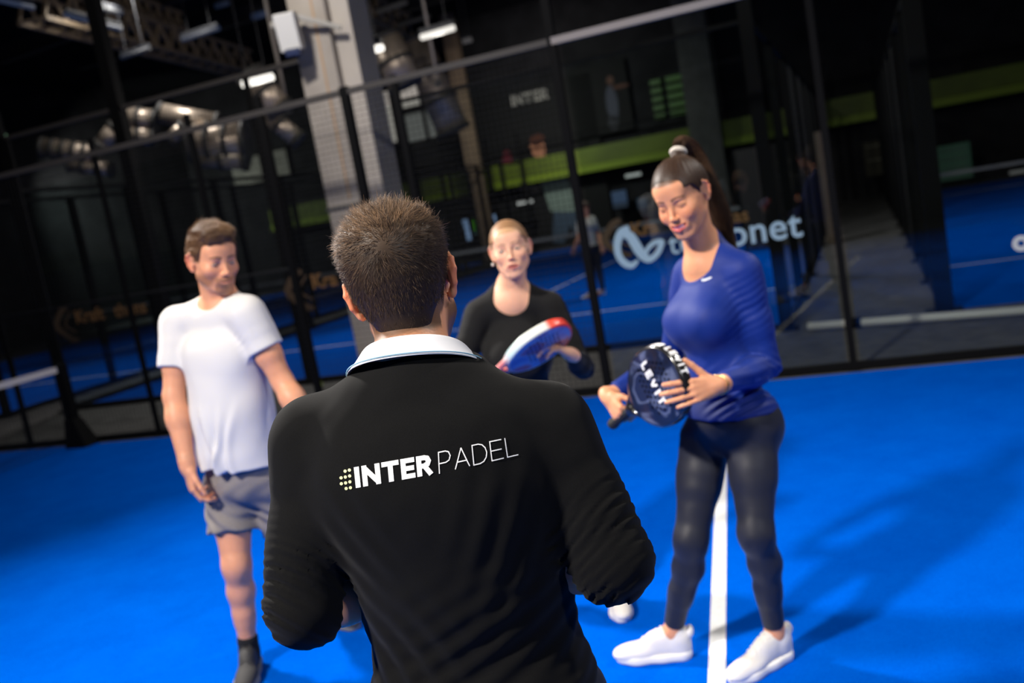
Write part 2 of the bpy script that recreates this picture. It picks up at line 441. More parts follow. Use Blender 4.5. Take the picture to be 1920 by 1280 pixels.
def torso_prims(N, H, right, SL, SR, k=1.0, fem=False, inf=0.0, trap=0.0, belly=1.0, pec=1.0):
    """N neck base, H hip centre, right = the person's right; SL, SR shoulder joints"""
    N, H, SL, SR = map(np.asarray, (N, H, SL, SR))
    R = frame(N - H, right); L = np.linalg.norm(N - H)
    t = Fr(H, R, 1.0)
    P = []
    w = 1.0
    if fem:
        P.append(t.e((0, -.005, .0), (.158 * k, .112 * k, .115 * k), inf=inf))
        P.append(t.e((0, 0, L * .30), (.122 * k, .092 * k, .15 * k), k=.05, inf=inf))
        P.append(t.e((0, -.004, L * .62), (.132 * k, .098 * k, .17 * k), k=.05, inf=inf))
        for s in (-1, 1):
            P.append(t.e((s * .062 * k, .082 * k, L * .60), (.066 * k, .058 * k, .064 * k), k=.075, inf=inf))
            P.append(t.e((s * .070, -.062 * k, -.035), (.082 * k, .068 * k, .09 * k), k=.05, inf=inf))
    else:
        P.append(t.e((0, 0, .0), (.158 * k, .112 * k, .12 * k), inf=inf))
        P.append(t.e((0, .004, L * .30), (.142 * k * belly, .103 * k * belly, .16 * k), k=.05, inf=inf))
        P.append(t.e((0, -.004, L * .64), (.158 * k, .112 * k, .185 * k), k=.05, inf=inf))
        for s in (-1, 1):
            P.append(t.e((s * .068, .062 * k, L * .72), (.085 * k * pec, .05 * k * pec, .075 * k * pec), k=.06, inf=inf))
            P.append(t.e((s * .07, -.07 * k, -.03), (.075 * k, .06 * k, .085 * k), k=.04, inf=inf))
            P.append(t.e((s * .085, -.06 * k, L * .70), (.075 * k, .055 * k, .11 * k), k=.04, inf=inf))
    q = .86 if fem else 1.0
    up = R[:, 2]; nk = N + up * (.03 - trap)
    for S in (SL, SR):
        P.append(cone(N - up * .055 * k, S, .062 * q * k, .052 * q * k, .04, inf=inf))
        P.append(cone(nk - R[:, 1] * .02, N + (S - N) * .62 - R[:, 1] * .012 + up * (.004 - trap * .4), .042 * q * k, .042 * q * k, .035, inf=inf))
    return P, R
def neck_prims(h, N, fem=False, inf=0):
    r = .0505 if fem else .0575
    a = h.p(0, -.022, -.055)
    return [cone(a, np.asarray(N), r, r * 1.06, .03, inf=inf)]
def shoe(name, Fr_, root, label, L=.285, col='white_shoe', solecol='white_sole', lacecol='white_sole', narrow=1.0):
    """Fr_: origin under the heel, y towards the toe, z up"""
    f = Fr_; k = L / .285; w = narrow
    P = [f.e((0, .03, .047), (.033 * w, .036, .055), k=.02), f.e((0, .095, .058), (.036 * w, .078, .052), k=.03),
         f.e((0, .185, .036), (.044 * w, .065, .034), k=.03), f.e((.004, .235, .03), (.038 * w, .045, .026), k=.02),
         f.c((0, .035, .085), (0, .042, .108), .037 * w, .036 * w, k=.02), f.c((0, .085, .088), (0, .115, .08), .026, .024, k=.02),
         f.e((0, -.008, .1), (.02, .012, .022), k=.01),
         plane(f.p(0, 0, .018), -f.R[:, 2], .004), 
         f.e((0, .036, .145), (.032 * w, .044, .034), k=.006, op=-1)]
    P.append(f.c((0, .085, .11), (0, .15, .078), .0035, .003, k=.01, op=-1))
    lo, hi = bounds(P)
    V, Q = field_mesh(P, .0035)
    up = link(name, mesh_np(name, V, Q), mat(col, *SHOEM[col]), root)
    if label: up['label'] = label
    S = [f.c((0, .035, .02), (0, .10, .016), .040 * w, .039 * w, k=.02), f.c((0, .10, .018), (.004, .19, .014), .040 * w, .047 * w, k=.02),
         f.c((.004, .19, .014), (.006, .235, .016), .047 * w, .036 * w, k=.02)]
    z0 = f.R[:, 2]
    S += [func(lambda p: np.abs((f.loc(p))[..., 2] - .016 - .0) - (.0165 + .004 * sm01(-f.loc(p)[..., 1], -.10, 0)), k=.008)]
    V, Q = field_mesh(S, .0035)
    link('sole', mesh_np('sole', V, Q), mat(solecol, *SHOEM[solecol]), up)
    # laces: crossed cords over the tongue
    paths = []
    for i in range(5):
        y = .092 + i * .017; z = .118 - i * .0085
        for s in (-1, 1):
            a = np.linspace(-1, 1, 9)
            paths.append(np.stack([s * a * .021, y + a * .007, z - .012 * a * a + .004], 1))
    pw = f.pts(np.array(paths))
    V, Q = tubes(pw, np.full(pw.shape[:2], .0026 * f.k), 6)
    link('laces', mesh_np('laces', V, Q), mat(lacecol, *SHOEM[lacecol]), up)
    return up
SHOEM = {'white_shoe': (srgb(226, 222, 218), .75), 'white_sole': (srgb(235, 232, 228), .6), 'dark_shoe': (srgb(52, 52, 54), .8), 'dark_sole': (srgb(120, 120, 118), .7), 'black_shoe': (srgb(20, 20, 22), .8)}
def skin_mat(): return mat('skin', (.6, .35, .25), rough=.48, spec=.4, sss=.22, attr=True, bump=(260, .12, .002), var=(40, .04))
def paint_head(V, h, base, fem=False, brow=(.10, .05, .025), beard=None, lip=(.50, .16, .13), smile=0, open_=0, scalp=None, scalpz=None, blush=.0):
    n = len(V); q = h.loc(V); C = np.tile(np.array(base), (n, 1)).astype(float)
    x, y, z = np.abs(q[:, 0]), q[:, 1], q[:, 2]
    face = (y > .03) & (z > -.13) & (z < .1) & (x < .08)
    def mix(m, c): 
        m = np.clip(m, 0, 1)[:, None]; C[:] = C * (1 - m) + np.array(c) * m
    # warmer cheeks, nose, ears
    ck = np.exp(-(((x - .045) / .022) ** 2 + ((z + .035) / .022) ** 2)) * (y > .02)
    mix(ck * (.28 + blush), (base[0] * 1.0, base[1] * .68, base[2] * .62))
    mix(np.exp(-((x / .014) ** 2 + ((z + .035) / .014) ** 2)) * (y > .09) * .3, (base[0], base[1] * .7, base[2] * .62))
    er = sm01(x, .078, .088) * sm01(-np.abs(z + .012), -.05, -.03)
    mix(er * .55, (base[0] * 1.0, base[1] * .5, base[2] * .4))
    if scalp is not None: mix(scalp_mask(q, scalpz) * .9, scalp)
    # brows
    bx = np.clip((x - .012) / .034, 0, 1); bz = .0215 + .0075 * np.sin(bx * 2.3) - .004 * bx
    bth = (.0036 if fem else .0048) * (1 - .45 * bx)
    mix(sm01(-np.abs(z - bz), -bth * 1.35, -bth * .6) * (x > .011) * (x < .049) * (y > .04) * .85, brow)
    # lash line
    ez = -.001 + .0042 * np.cos(np.clip((x - .0315) / .0135, -1, 1) * 1.5)
    mix(sm01(-np.abs(z - ez), -.0019, -.0007) * (np.abs(x - .0315) < .014) * (y > .065) * .8, (.03, .02, .015))
    # lips
    sw = .0245 * (.95 if fem else 1) + .0055 * smile; lz = -.0655 + .007 * smile * (x / sw) ** 2 - .002 * open_
    th = (.0088 + .004 * open_ + .004 * smile) * np.sqrt(np.clip(1 - (x / (sw * 1.02)) ** 2, 0, 1))
    th = np.where(z > lz, th * (.85 if fem else .62), th * (1.15 if fem else .9))
    mix(sm01(-np.abs(z - lz), -th - .0012, -th + .0012) * (x < sw * 1.03) * (y > .075) * (.9 if fem else .6), lip)
    if beard is not None:
        b = sm01(-z, .030 + 0.0, .052) * (y > -.01) 
        b = b * np.where(x < .026, sm01(-z, .046, .053), 1)
        cheek = sm01(x * .9 - (z + .06) * -.55, .018, .040)
        b = b * np.maximum(cheek, (sm01(-z, .046, .052) * (x < .034)))
        b = b * (1 - sm01(-z - .55 * (y - .03), .085, .105)) * sm01(y, -.012, .012)
        liparea = sm01(-np.abs(z - lz), -th, -th + .002) * (x < sw)
        nn = .82 + .18 * np.sin(q[:, 0] * 900) * np.sin(q[:, 2] * 1100 + q[:, 1] * 500)
        mix(b * (1 - liparea) * beard[3] * nn, beard[:3])
    return C
def scalp_mask(q, prof):
    """1 where the hair grows; prof = (front hairline z, temple x, sideburn z, nape z)"""
    x, y, z = np.abs(q[:, 0]), q[:, 1], q[:, 2]
    fz, sb, nz_ = prof
    ang = np.arctan2(y, x)             # 90 deg = front
    line = np.where(y > .02, fz - .012 * sm01(x, .03, .055) , fz)
    # hairline height along the side: front fz -> temple -> sideburn -> behind the ear nape
    t = y
    hl = np.where(t > .055, fz, np.where(t > .03, fz + (sb - fz) * sm01(.055 - t, 0, .025), np.where(t > -.0, sb, np.where(t > -.045, sb + (nz_ + .02 - sb) * sm01(-t, 0, .045), nz_))))
    return sm01(z - hl, -.005, .006) * sm01(-x - .0 * y, -.0795, -.077) 

def sleeve(S, E, Wr, cut, inf=.012, k=1.0, fem=False, extra=(), only_upper=False, kk=.03):
    "cut: (where along, on 'u'pper or 'f'orearm)"
    seg, t = cut
    parts = arm_prims(S, E, Wr if not only_upper else E, k=k, fem=fem, inf=inf, lower=not only_upper) + list(extra)
    if seg == 'u': parts.append(plane(S + (E - S) * t, nz(E - S)))
    else:
        a = E + (Wr - E) * t; d = nz(Wr - E)
        u = nz(E - S); lim = -.075 if t < .3 else -.6
        parts.append(func(lambda p: np.minimum((p - a) @ d, (p - E) @ u - lim), k=.006))
    return group(parts, k=kk)
def hand_box(wr, d, m=.13):
    c = np.asarray(wr) + nz(d) * .09; return (c - m, c + m, .0021)
def strands_obj(name, roots, dirs, lens, radius, parent, material, nseg=4, curl=None, grav=.3, seed=1, bend=None, droop=None):
    rg = np.random.default_rng(seed); n = len(roots)
    pts = [roots.copy()]; d = dirs.copy(); p = roots.copy()
    for i in range(nseg):
        if bend is not None: d = d + bend * (1.0 / nseg)
        d = d + rg.normal(0, .09 if curl is None else curl, d.shape)
        if droop is not None: d[:, 2] -= droop / nseg
        d /= np.linalg.norm(d, axis=1, keepdims=True)
        p = p + d * (lens / nseg)[:, None]; pts.append(p.copy())
    P = np.stack(pts, 1)
    r = np.linspace(1, .25, nseg + 1)[None] * radius * (rg.uniform(.7, 1.3, n)[:, None])
    return tubes(P, r, 3)
def sample_mesh(V, Fq, n, w=None, seed=0):
    rg = np.random.default_rng(seed)
    a, b, c, d = (V[Fq[:, i]] for i in range(4))
    nrm = np.cross(c - a, d - b); ar = np.linalg.norm(nrm, axis=1) + 1e-12
    cen = (a + b + c + d) / 4
    pr = ar * (w(cen) if w is not None else 1); pr = pr / pr.sum()
    i = rg.choice(len(Fq), n, p=pr); u = rg.random(n)[:, None]; v = rg.random(n)[:, None]
    p = (a[i] * (1 - u) + b[i] * u) * (1 - v) + (d[i] * (1 - u) + c[i] * u) * v
    return p, nrm[i] / ar[i][:, None]
def vcol(V, base, amt, seed=0):
    rg = np.random.default_rng(seed); return np.clip(np.array(base)[None] * (1 + rg.normal(0, amt, len(V)))[:, None], 0, 1)
def finish_body(prims, root, h, boxes, paint, vox=.0042):
    V, Q = multi_mesh(prims, vox, boxes)
    me = mesh_np('body', V, Q, cols=paint(V))
    return link('body', me, skin_mat(), root)
def garment(name, prims, material, root, vox=.0045, disp=None, dmax=.0, label=None, paint=None):
    V, Q = field_mesh(prims, vox, disp=disp, dmax=dmax)
    o = link(name, mesh_np(name, V, Q, cols=None if paint is None else paint(V)), material, root)
    if label: o['label'] = label
    return o
def hair_mat(name, rough=.5):
    return mat(name, (.1, .06, .03), rough=rough, spec=.35, attr=True, bump=(400, .1, .001))
GROUND = 0.004
def person(label, x, y):
    return tag(empty('person', (x, y, GROUND)), label, 'person')
# =========================================================================== the coach seen from behind
def build_coach():
    root = person('man seen from behind in a black sweatshirt with white collar and white lettering', -.15, 1.45)
    N = W(779, 712, 1.455); H = W(905, 1275, 1.43); SL = W(592, 825, 1.465); SR = W(1026, 802, 1.43)
    EL = W(574, 1135, 1.40); ER = W(1146, 1052, 1.36); WL = W(772, 1088, 1.54); WR = W(985, 1066, 1.51)
    right = SR - SL; right[2] *= .3; right = nz(right)
    h = Fr(W(758, 536, 1.525), rotm(-7, -9, -5) , 1.0)
    tp, R = torso_prims(N, H, right, SL, SR)
    fwd = R[:, 1]
    body = head_prims(h) + neck_prims(h, N - R[:, 2] * .02) + tp
    hl_d = nz(np.array([.55, .45, .35])); hr_d = nz(np.array([-.5, .5, .3]))
    for S, E, Wr, d, side, n in ((SL, EL, WL, hl_d, 1, (.5, -.75, .1)), (SR, ER, WR, hr_d, -1, (-.5, -.75, .1))):
        body += arm_prims(S, E, Wr) + hand_prims(Wr, d, n, side, curls=(40, 45, 50, 55))
    for s in (-1, 1):
        Hj = H + right * s * .09 - R[:, 2] * .06; A = np.array([Hj[0] + right[0] * s * .07, Hj[1] + .02 * s, .085]); K = (Hj + A) / 2 + np.array([0, .035, .01])
        body += leg_prims(Hj, K, A, fwd=(0, 1, 0))
        body += [cone(A, A + np.array([0, .13, -.045]), .036, .03, .02)]
    base = srgb(226, 160, 122)
    prof = (.062, -.0, -.062)
    def paint(V):
        C = paint_head(V, h, base, brow=srgb(70, 48, 34), beard=(*srgb(60, 42, 32), .8), scalp=srgb(92, 70, 56), scalpz=(.062, .0, -.082))
        q = h.loc(V); x = np.abs(q[:, 0])
        m = (sm01(x, .036, .044) * sm01(-q[:, 2], .036, .05) * sm01(q[:, 1], -.032, -.015) * sm01(q[:, 2], -.105, -.09) * .8)[:, None]
        C = C * (1 - m) + np.array(srgb(60, 42, 32)) * m
        m = (sm01(q[:, 2], -.118, -.070) * sm01(-q[:, 1], .0, .03) * (.75 + .25 * wob(V, 400, 2)) * sm01(-x, -.058, -.040))[:, None] * .85
        C = C * (1 - m) + np.array(srgb(104, 74, 54)) * m
        return C
    finish_body(body, root, h, [(h.O - np.array([.16, .16, .25]), h.O + .16, .0021), hand_box(WL, hl_d), hand_box(WR, hr_d)], paint)
    eye_things(h, root)
    # sweatshirt
    g = torso_prims(N - R[:, 2] * .0, H, right, SL, SR, inf=.013, trap=.028)[0]
    t = Fr(H, R)
    g += [t.e((0, 0, -.01), (.178, .138, .12), k=.05), t.e((.010, -.005, .14), (.162, .130, .16), k=.05), t.e((.022, -.03, .27), (.156, .12, .17), k=.06),
          t.e((0, -.045, .36), (.178, .105, .14), k=.05)]
    for S, E, Wr in ((SL, EL, WL), (SR, ER, WR)):
        m = S + (E - S) * .55
        g.append(sleeve(S, E, Wr, ('f', .13), inf=.012, extra=[cone(m, E, .056, .056, .03), cone(E, E + (Wr - E) * .30, .054, .048, .02), cone(S + (E - S) * .7, E + (m - E) * .02, .060, .057, .02)]))
    neck = h.p(0, -.022, -.055); CC = W(777, 668, 1.478)
    g.append(ell(CC - R[:, 2] * .052, (.108, .098, .062), R, k=.05))
    # soft drag folds from the shoulders and rolled rings at the elbows
    def disp(p):
        out = .0016 * wob(p, 18, 1.) + .0005 * wob(p, 50, 2.)
        loc = t.loc(p)
        x, y, z = loc[..., 0], loc[..., 1], loc[..., 2]
        # diagonal folds in the small of the back and above the hem
        for (cx, cz, ang, wl, amp, sx, sz) in ((.05, .10, 22, .034, .0060, .13, .09), (-.09, .10, -62, .04, .006, .10, .12), (.02, -.01, 12, .03, .007, .2, .05), (.1, .26, 65, .04, .005, .06, .12), (-.12, .28, -60, .04, .005, .06, .12)):
            a = math.radians(ang); u = (x - cx) * math.sin(a) - (z - cz) * math.cos(a)
            fall = np.exp(-((x - cx) / sx) ** 2 - ((z - cz) / sz) ** 2)
            out = out + .42 * amp * fall * np.cos(u * 2 * math.pi / wl + 1.6 * wob(p, 9, cx * 9)) 
        for S, E, Wr, ph in ((SL, EL, WL, 0), (SR, ER, WR, 2.)):
            ax = nz(E - S); q = p - S; s = q @ ax; L = np.linalg.norm(E - S)
            rr = np.linalg.norm(q - s[..., None] * ax, axis=-1)
            fx = nz(Wr - E); s2 = (p - E) @ fx
            side = (q @ fx) 
            along = s - side * .55
            on = np.exp(-(np.maximum(rr - .078, 0) / .012) ** 2) * sm01(s, L * .3, L * .62)
            if True:
                w1 = np.cos(along * 2 * math.pi / .038 + 2.6 * wob(p, 13, ph) + ph)
                w1 = np.abs(w1) * 1.6 - .8 + .4 * np.cos(along * 2 * math.pi / .013 + 2.2 * wob(p, 21, ph + 4))
                out = out + on * .0034 * w1 * (.45 + .55 * sm01(s, L * .5, L * .85)) * (.6 + .6 * wob(p, 17, ph + 1))
        return out
    g += [plane(t.p(0, 0, -.085), -R[:, 2]), cone(CC + R[:, 1] * .085 - R[:, 2] * .005, CC + R[:, 1] * .10 + R[:, 2] * .12, .055, .08, .015, op=-1), cone(CC + R[:, 2] * .070, CC + R[:, 2] * .20, .082, .14, .010, op=-1)]
    V, Q = field_mesh(g, .0036, disp=disp, dmax=.012)
    cloth = mat('black_jersey', srgb(12, 12, 13), rough=.9, spec=.12, bump=(900, .35, .0006), sheen=.035, var=(700, .25))
    sw = link('sweatshirt', mesh_np('sweatshirt', V, Q), cloth, root)
    bvh = BVHTree.FromPolygons([Vector(v) for v in V], [tuple(q) for q in Q])
    # white polo collar: a folded band standing round the neck
    cen = Fr(CC - R[:, 2] * .012 - R[:, 1] * .009, R @ rotm(0, -16, 4))
    na, ns = 72, 12; CV = []
    prof2 = [(0.0625, .030), (.0635, .042), (.0665, .047), (.0705, .045), (.0745, .036), (.0815, .016), (.0900, -.004), (.0955, -.0145), (.0935, -.0165), (.086, -.006), (.078, .012), (.070, .030)]
    for i in range(na):
        a = math.radians(-270 + 20 + 320 * i / (na - 1)) ; back = .5 - .5 * math.sin(a)
        for j, (r, z) in enumerate(prof2):
            k = 1 + .0 * back; fl = (1 - back)
            zz = z * .60 - .035 * fl * fl + (.006 * back)
            rr = 1.08 * r * (1 + .10 * fl * fl) + (.006 * math.sin(a * 3 + j * .2) * .25)
            CV.append(cen.p(rr * 1.06 * math.cos(a), rr * 1.02 * math.sin(a), zz))
    CQ = [(i * 12 + j, i * 12 + (j + 1) % 12, (i + 1) * 12 + (j + 1) % 12, (i + 1) * 12 + j) for i in range(na - 1) for j in range(12)]
    me = mesh_np('collar', CV, CQ); 
    col = link('collar', me, mat('white_pique', srgb(226, 226, 232), rough=.8, spec=.3, bump=(1300, .5, .0006)), root); col['label'] = 'white polo collar with a thin pale blue line along its edge'
    sb = col.modifiers.new('sub', 'SUBSURF'); sb.levels = 2; sb.render_levels = 2
    path = []
    for i in range(na):
        a = math.radians(-250 + 320 * i / (na - 1)); back = .5 - .5 * math.sin(a); fl = 1 - back
        r = .0935; rr = 1.08 * r * (1 + .10 * fl * fl) + .0015; zz = -.0085 * .60 - .035 * fl * fl + .006 * back
        rr += (.006 * math.sin(a * 3 + 6 * .2) * .25)
        path.append(cen.p(rr * 1.06 * math.cos(a), rr * 1.02 * math.sin(a), zz))
    V2, Q2 = tubes(np.array([path]), np.full((1, na), .0011), 6)
    link('collar_stripe', mesh_np('collar_stripe', V2, Q2), mat('pale_blue_thread', srgb(140, 190, 215), rough=.7), col)
    # printed name on the back
    build_back_print(sw, bvh)
    # trousers and shoes
    tr = [t.e((0, 0, -.03), (.168, .128, .12))]
    for s in (-1, 1):
        Hj = H + right * s * .09 - R[:, 2] * .06; A = np.array([Hj[0] + right[0] * s * .07, Hj[1] + .02 * s, .085]); K = (Hj + A) / 2 + np.array([0, .035, .01])
        tr += leg_prims(Hj, K, A, inf=.02, fwd=(0, 1, 0))
        shoe('shoe', Fr((A[0], A[1] - .055, GROUND), rotm(-s * 8), 1.02), root, None, col='black_shoe', solecol='dark_sole', lacecol='black_shoe')
    tr += [plane(np.array([0, 0, .075]), (0, 0, -1)), plane(t.p(0, 0, .05), R[:, 2])]
    garment('trousers', tr, mat('black_track', srgb(16, 16, 18), rough=.7, spec=.3, sheen=.1), root, vox=.006, disp=lambda p: .005 * wob(p, 16, 3) + .0015 * wob(p, 60, 5), dmax=.008)
    # loose cord ends under the right forearm
    a = ER + (WR - ER) * .26 - np.array([0, 0, .036])
    V3, Q3 = tubes(np.array([[a, a + (.003, 0, -.012), a + (.002, 0, -.026)], [a + (.008, 0, 0), a + (.012, 0, -.01), a + (.010, 0, -.022)]]), np.full((2, 3), .0016), 5)
    link('cord', mesh_np('cord', V3, Q3), mat('black_track', srgb(16, 16, 18)), root)
    # hair
    build_coach_hair(root, h)
LET = {
 'I': (.30, [[(.5, 0), (.5, 1)]]), 'N': (.86, [[(0, 0), (0, 1), (1, 0), (1, 1)]]), 'T': (.82, [[(0, 1), (1, 1)], [(.5, 1), (.5, 0)]]),
 'E': (.66, [[(1, 1), (0, 1), (0, 0), (1, 0)], [(0, .5), (.92, .5)]]), 'L': (.6, [[(0, 1), (0, 0), (1, 0)]]),
 'R': (.72, [[(0, 0), (0, 1), (.55, 1), (.82, .95), (.95, .76), (.82, .56), (.55, .48), (0, .48)], [(.52, .48), (1, 0)]]),
 'P': (.68, [[(0, 0), (0, 1), (.6, 1), (.88, .93), (1, .73), (.88, .53), (.6, .45), (0, .45)]]),
 'A': (.82, [[(0, 0), (.5, 1), (1, 0)], [(.17, .33), (.83, .33)]]),
 'D': (.80, [[(0, 0), (0, 1), (.45, 1), (.72, .93), (.92, .75), (1, .5), (.92, .25), (.72, .07), (.45, 0), (0, 0)]]),
 'V': (.8, [[(0, 1), (.5, 0), (1, 1)]]), 'Y': (.8, [[(0, 1), (.5, .5), (1, 1)], [(.5, .5), (.5, 0)]])}
def letter_quads(ch, w):
    "strokes of a capital letter as little quads in a unit-high box; returns width, list of 4-point quads"
    wd, st = LET[ch]; wd2 = wd; Q = []; iw = max(wd - w, .0)
    for s in st:
        pts = [np.array([w / 2 + x * iw if wd > .31 else wd / 2, w / 2 + y * (1 - w)]) for x, y in s]
        for i in range(len(pts) - 1):
            a, b = pts[i], pts[i + 1]; d = b - a; L = np.hypot(*d)
            if L < 1e-6: continue
            d = d / L; n = np.array([-d[1], d[0]]) * w / 2
            e0 = w / 2 if i > 0 or ch in 'ITELRPD' or True else 0
            a2 = a - d * w / 2 * .98; b2 = b + d * w / 2 * .98
            if ch in 'NAV' and abs(d[0]) > .05 and abs(d[1]) > .3: a2, b2 = a, b
            if ch in 'RPD' and len(s) > 4: 
                if i not in (0,): a2 = a - d * w * .18 if i > 1 else a - d * w / 2
                if i != 0: b2 = b + d * w * .18
            k = max(1, int(np.hypot(*(b2 - a2)) / .06))
            for j in range(k):
                p = a2 + (b2 - a2) * j / k; q = a2 + (b2 - a2) * (j + 1) / k
                Q.append([p - n, q - n, q + n, p + n])
    return wd2, Q
def text_quads(s, w, gap):
    out = []; x = 0
    for ch in s:
        wd, Q = letter_quads(ch, w)
        out.append((ch, [[p + (x, 0) for p in q] for q in Q])); x += wd + gap
    return x - gap, out
def disc_quads(c, r, n=12):
    Q = []
    for i in range(n):
        a, b = 2 * math.pi * i / n, 2 * math.pi * (i + 1) / n; m = (a + b) / 2
        Q.append([np.array(c), np.array(c) + r * np.array([math.cos(a), math.sin(a)]), np.array(c) + r * np.array([math.cos(m), math.sin(m)]), np.array(c) + r * np.array([math.cos(b), math.sin(b)])])
    return Q
def project_quads(name, groups, to_px, bvh, material, parent, off=.0012, eye=CAMP):
    "lay flat lettering onto a surface: each point slides onto the cloth"
    V = []; Q = []; k = 0
    for q in groups:
        for p in q:
            o, d = to_px(p)
            hit = bvh.ray_cast(Vector(o), Vector(d), 4.0)
            if hit[0] is None: loc = Vector(o) + Vector(d) * 1.4
            else: loc = hit[0]
            k += 1
            V.append(np.array(loc) - np.array(d) * (off + .000004 * (k // 4 % 40)))
        Q.append((len(V) - 4, len(V) - 3, len(V) - 2, len(V) - 1))
    return link(name, mesh_np(name, V, Q, smooth=False), material, parent)
def build_back_print(sw, bvh):
    # direction across the cloth: straight onto the back, baseline rising to the right as the sweatshirt sits
    white = mat('white_print', srgb(252, 252, 252), rough=.55, spec=.3); yel = mat('pale_yellow_print', srgb(232, 234, 176), rough=.55)
    Lq, Bq = text_quads('INTER', .235, .085), text_quads('PADEL', .052, .17)
    # four measured corners of each word on the cloth give a bilinear lay-out
    def quadmap(bl, br, tl, tr, wd):
        A = np.array
        def f(p):
            u, v = p[0] / wd, p[1]
            b = A(bl) + (A(br) - A(bl)) * u; t = A(tl) + (A(tr) - A(tl)) * u
            c = b + (t - b) * v
            return CAMP, ray(*c)
        return f
    project_quads('printed_name', [q for _, g in Lq[1] for q in g], quadmap((666, 915), (811, 889), (662, 876), (808, 851), Lq[0]), bvh, white, sw)
    project_quads('printed_name', [q for _, g in Bq[1] for q in g], quadmap((823, 888), (972, 853), (821, 847), (966, 817), Bq[0]), bvh, white, sw)
    dots = [(655, 881), (647, 883), (655.5, 892), (647.5, 894), (639.5, 895.5), (656, 903), (648, 905), (640, 906.5), (657, 914), (649, 915.5)]
    Q = []
    for d in dots: Q += disc_quads(d, 3.0, 8)
    project_quads('printed_dots', Q, lambda p: (CAMP, ray(*p)), bvh, yel, sw, off=.0013)
def build_coach_hair(root, h):
    # cap of hair following the skull, longer on top
    def cap_prims():
        P = [h.e((0, -.014, .036), (.0775, .098, .084), inf=.0035), h.e((0, -.045, .01), (.066, .066, .075), k=.03, inf=.003),
             h.e((0, .034, .02), (.0635, .052, .06), k=.02, inf=.003),
             h.e((0, -.045, .065), (.066, .07, .056), k=.03), h.e((-.015, .01, .074), (.062, .075, .047), k=.03), h.e((-.025, .05, .082), (.045, .04, .035), k=.03),
             h.e((-.04, -.04, .052), (.034, .05, .04), k=.03), h.e((.032, -.03, .05), (.044, .05, .045), k=.03)]
        neckc = h.c((0, -.05, -.04), (0, -.052, -.075), .045, .043, k=.03)
        P.append(neckc)
        def cut(p):
            q = h.loc(p); x, y, z = np.abs(q[..., 0]), q[..., 1], q[..., 2]
            hl = np.where(y > .055, .062, np.where(y > .03, .062 - .062 * sm01(.055 - y, 0, .025), np.where(y > 0, 0, np.where(y > -.03, -.03 * sm01(-y, 0, .03), -.03 - .048 * sm01(-y, .03, .045)))))
            nap = -.058 - .012 * np.cos(x * 70)
            hl = np.where(y < -.045, np.minimum(hl, nap), hl)
            # skin gap round the ears
            earr = np.sqrt(((y + .008) / .024) ** 2 + ((z + .008) / .036) ** 2)
            e = np.where((x > .055), (1 - earr) * .02, -1)
            return np.maximum(hl - z, e)
        P.append(func(cut, k=.004)); return P
    disp = None
    V, Q = field_mesh(cap_prims(), .0026, disp=disp, dmax=.006)
    base = np.array(srgb(52, 38, 29)); tipc = np.array(srgb(158, 124, 92))
    q = h.loc(V); topm = sm01(q[:, 2], .02, .10)
    C0 = base[None] * .75 * (1 - topm[:, None]) + np.array(srgb(96, 74, 54))[None] * .8 * topm[:, None]  # crown highlight painted in: cap lightens towards the top
    # strands
    n = 46000
    def w(c):
        l = h.loc(c); return 1.0 + 0 * l[:, 0]
    P, Nn = sample_mesh(V, Q, n, seed=3)
    l = h.loc(P); keep = (l[:, 2] > -.082)
    # outer surface only
    ctr = h.p(0, -.014, .03); outw = ((P - ctr) * Nn).sum(1) > 0; keep &= outw
    P, Nn, l = P[keep], Nn[keep], l[keep]
    rg = np.random.default_rng(5)
    whorl = np.array([.008, -.098, .050])
    d0 = l - whorl; 
    nl = Nn @ h.R
    tang = d0 - (d0 * nl).sum(1, keepdims=True) * nl
    dist = np.linalg.norm(d0, axis=1)
    tang /= np.linalg.norm(tang, axis=1, keepdims=True) + 1e-9
    swirl = np.cross(nl, tang)
    top = sm01(l[:, 2], .045, .095)
    tang = tang + swirl * (.75 * np.exp(-(dist / .035) ** 2))[:, None]
    side_sweep = np.array([-.35, .9, 0.1])                           # top hair brushed forward to the left
    ts = side_sweep - (side_sweep * nl).sum(1, keepdims=True) * nl
    fwdm = sm01(l[:, 1], -.07, -.02) * top
    tang = tang * (1 - fwdm[:, None] * .75) + ts * (fwdm[:, None] * .75)
    down = np.array([0, -.1, -1.]); td = down - (down * nl).sum(1, keepdims=True) * nl
    lowm = sm01(-l[:, 2], -.045, .02)
    tang = tang * (1 - lowm[:, None] * .6) + td * (lowm[:, None] * .6)
    # clumps
    cell = np.floor((l + .0015 * rg.normal(0, 1, l.shape)) / .007).astype(int) + 100
    cell = (cell[:, 0] * 73856093 ^ cell[:, 1] * 19349663 ^ cell[:, 2] * 83492791) % 4096
    cl = rg.normal(0, .7, (4096, 3))[cell]; shade = rg.uniform(-.25, .25, 4096)[cell]
    lift = (.26 + .12 * top)[:, None]
    D = tang + nl * lift + cl * (.16 + .26 * top)[:, None] + rg.normal(0, .15, tang.shape)
    D /= np.linalg.norm(D, axis=1, keepdims=True)
    Ln = .0095 + .013 * top + .005 * sm01(l[:, 2], 0, .06); Ln = Ln * rg.uniform(.6, 1.15, len(Ln))
    Ln = np.where(l[:, 2] < -.045, Ln * .55, Ln)
    Dw = D @ h.R.T
    VS, QS = strands_obj('h', P - Nn * .001, Dw, Ln, .00036, None, None, nseg=4, curl=.10, bend=-(Nn) * .35, seed=9)
    m = len(P); tint = np.clip(rg.uniform(0, 1, m) ** 1.6 + shade, 0, 1)
    light = .35 + .65 * top  # strands share the painted highlight, palest on top
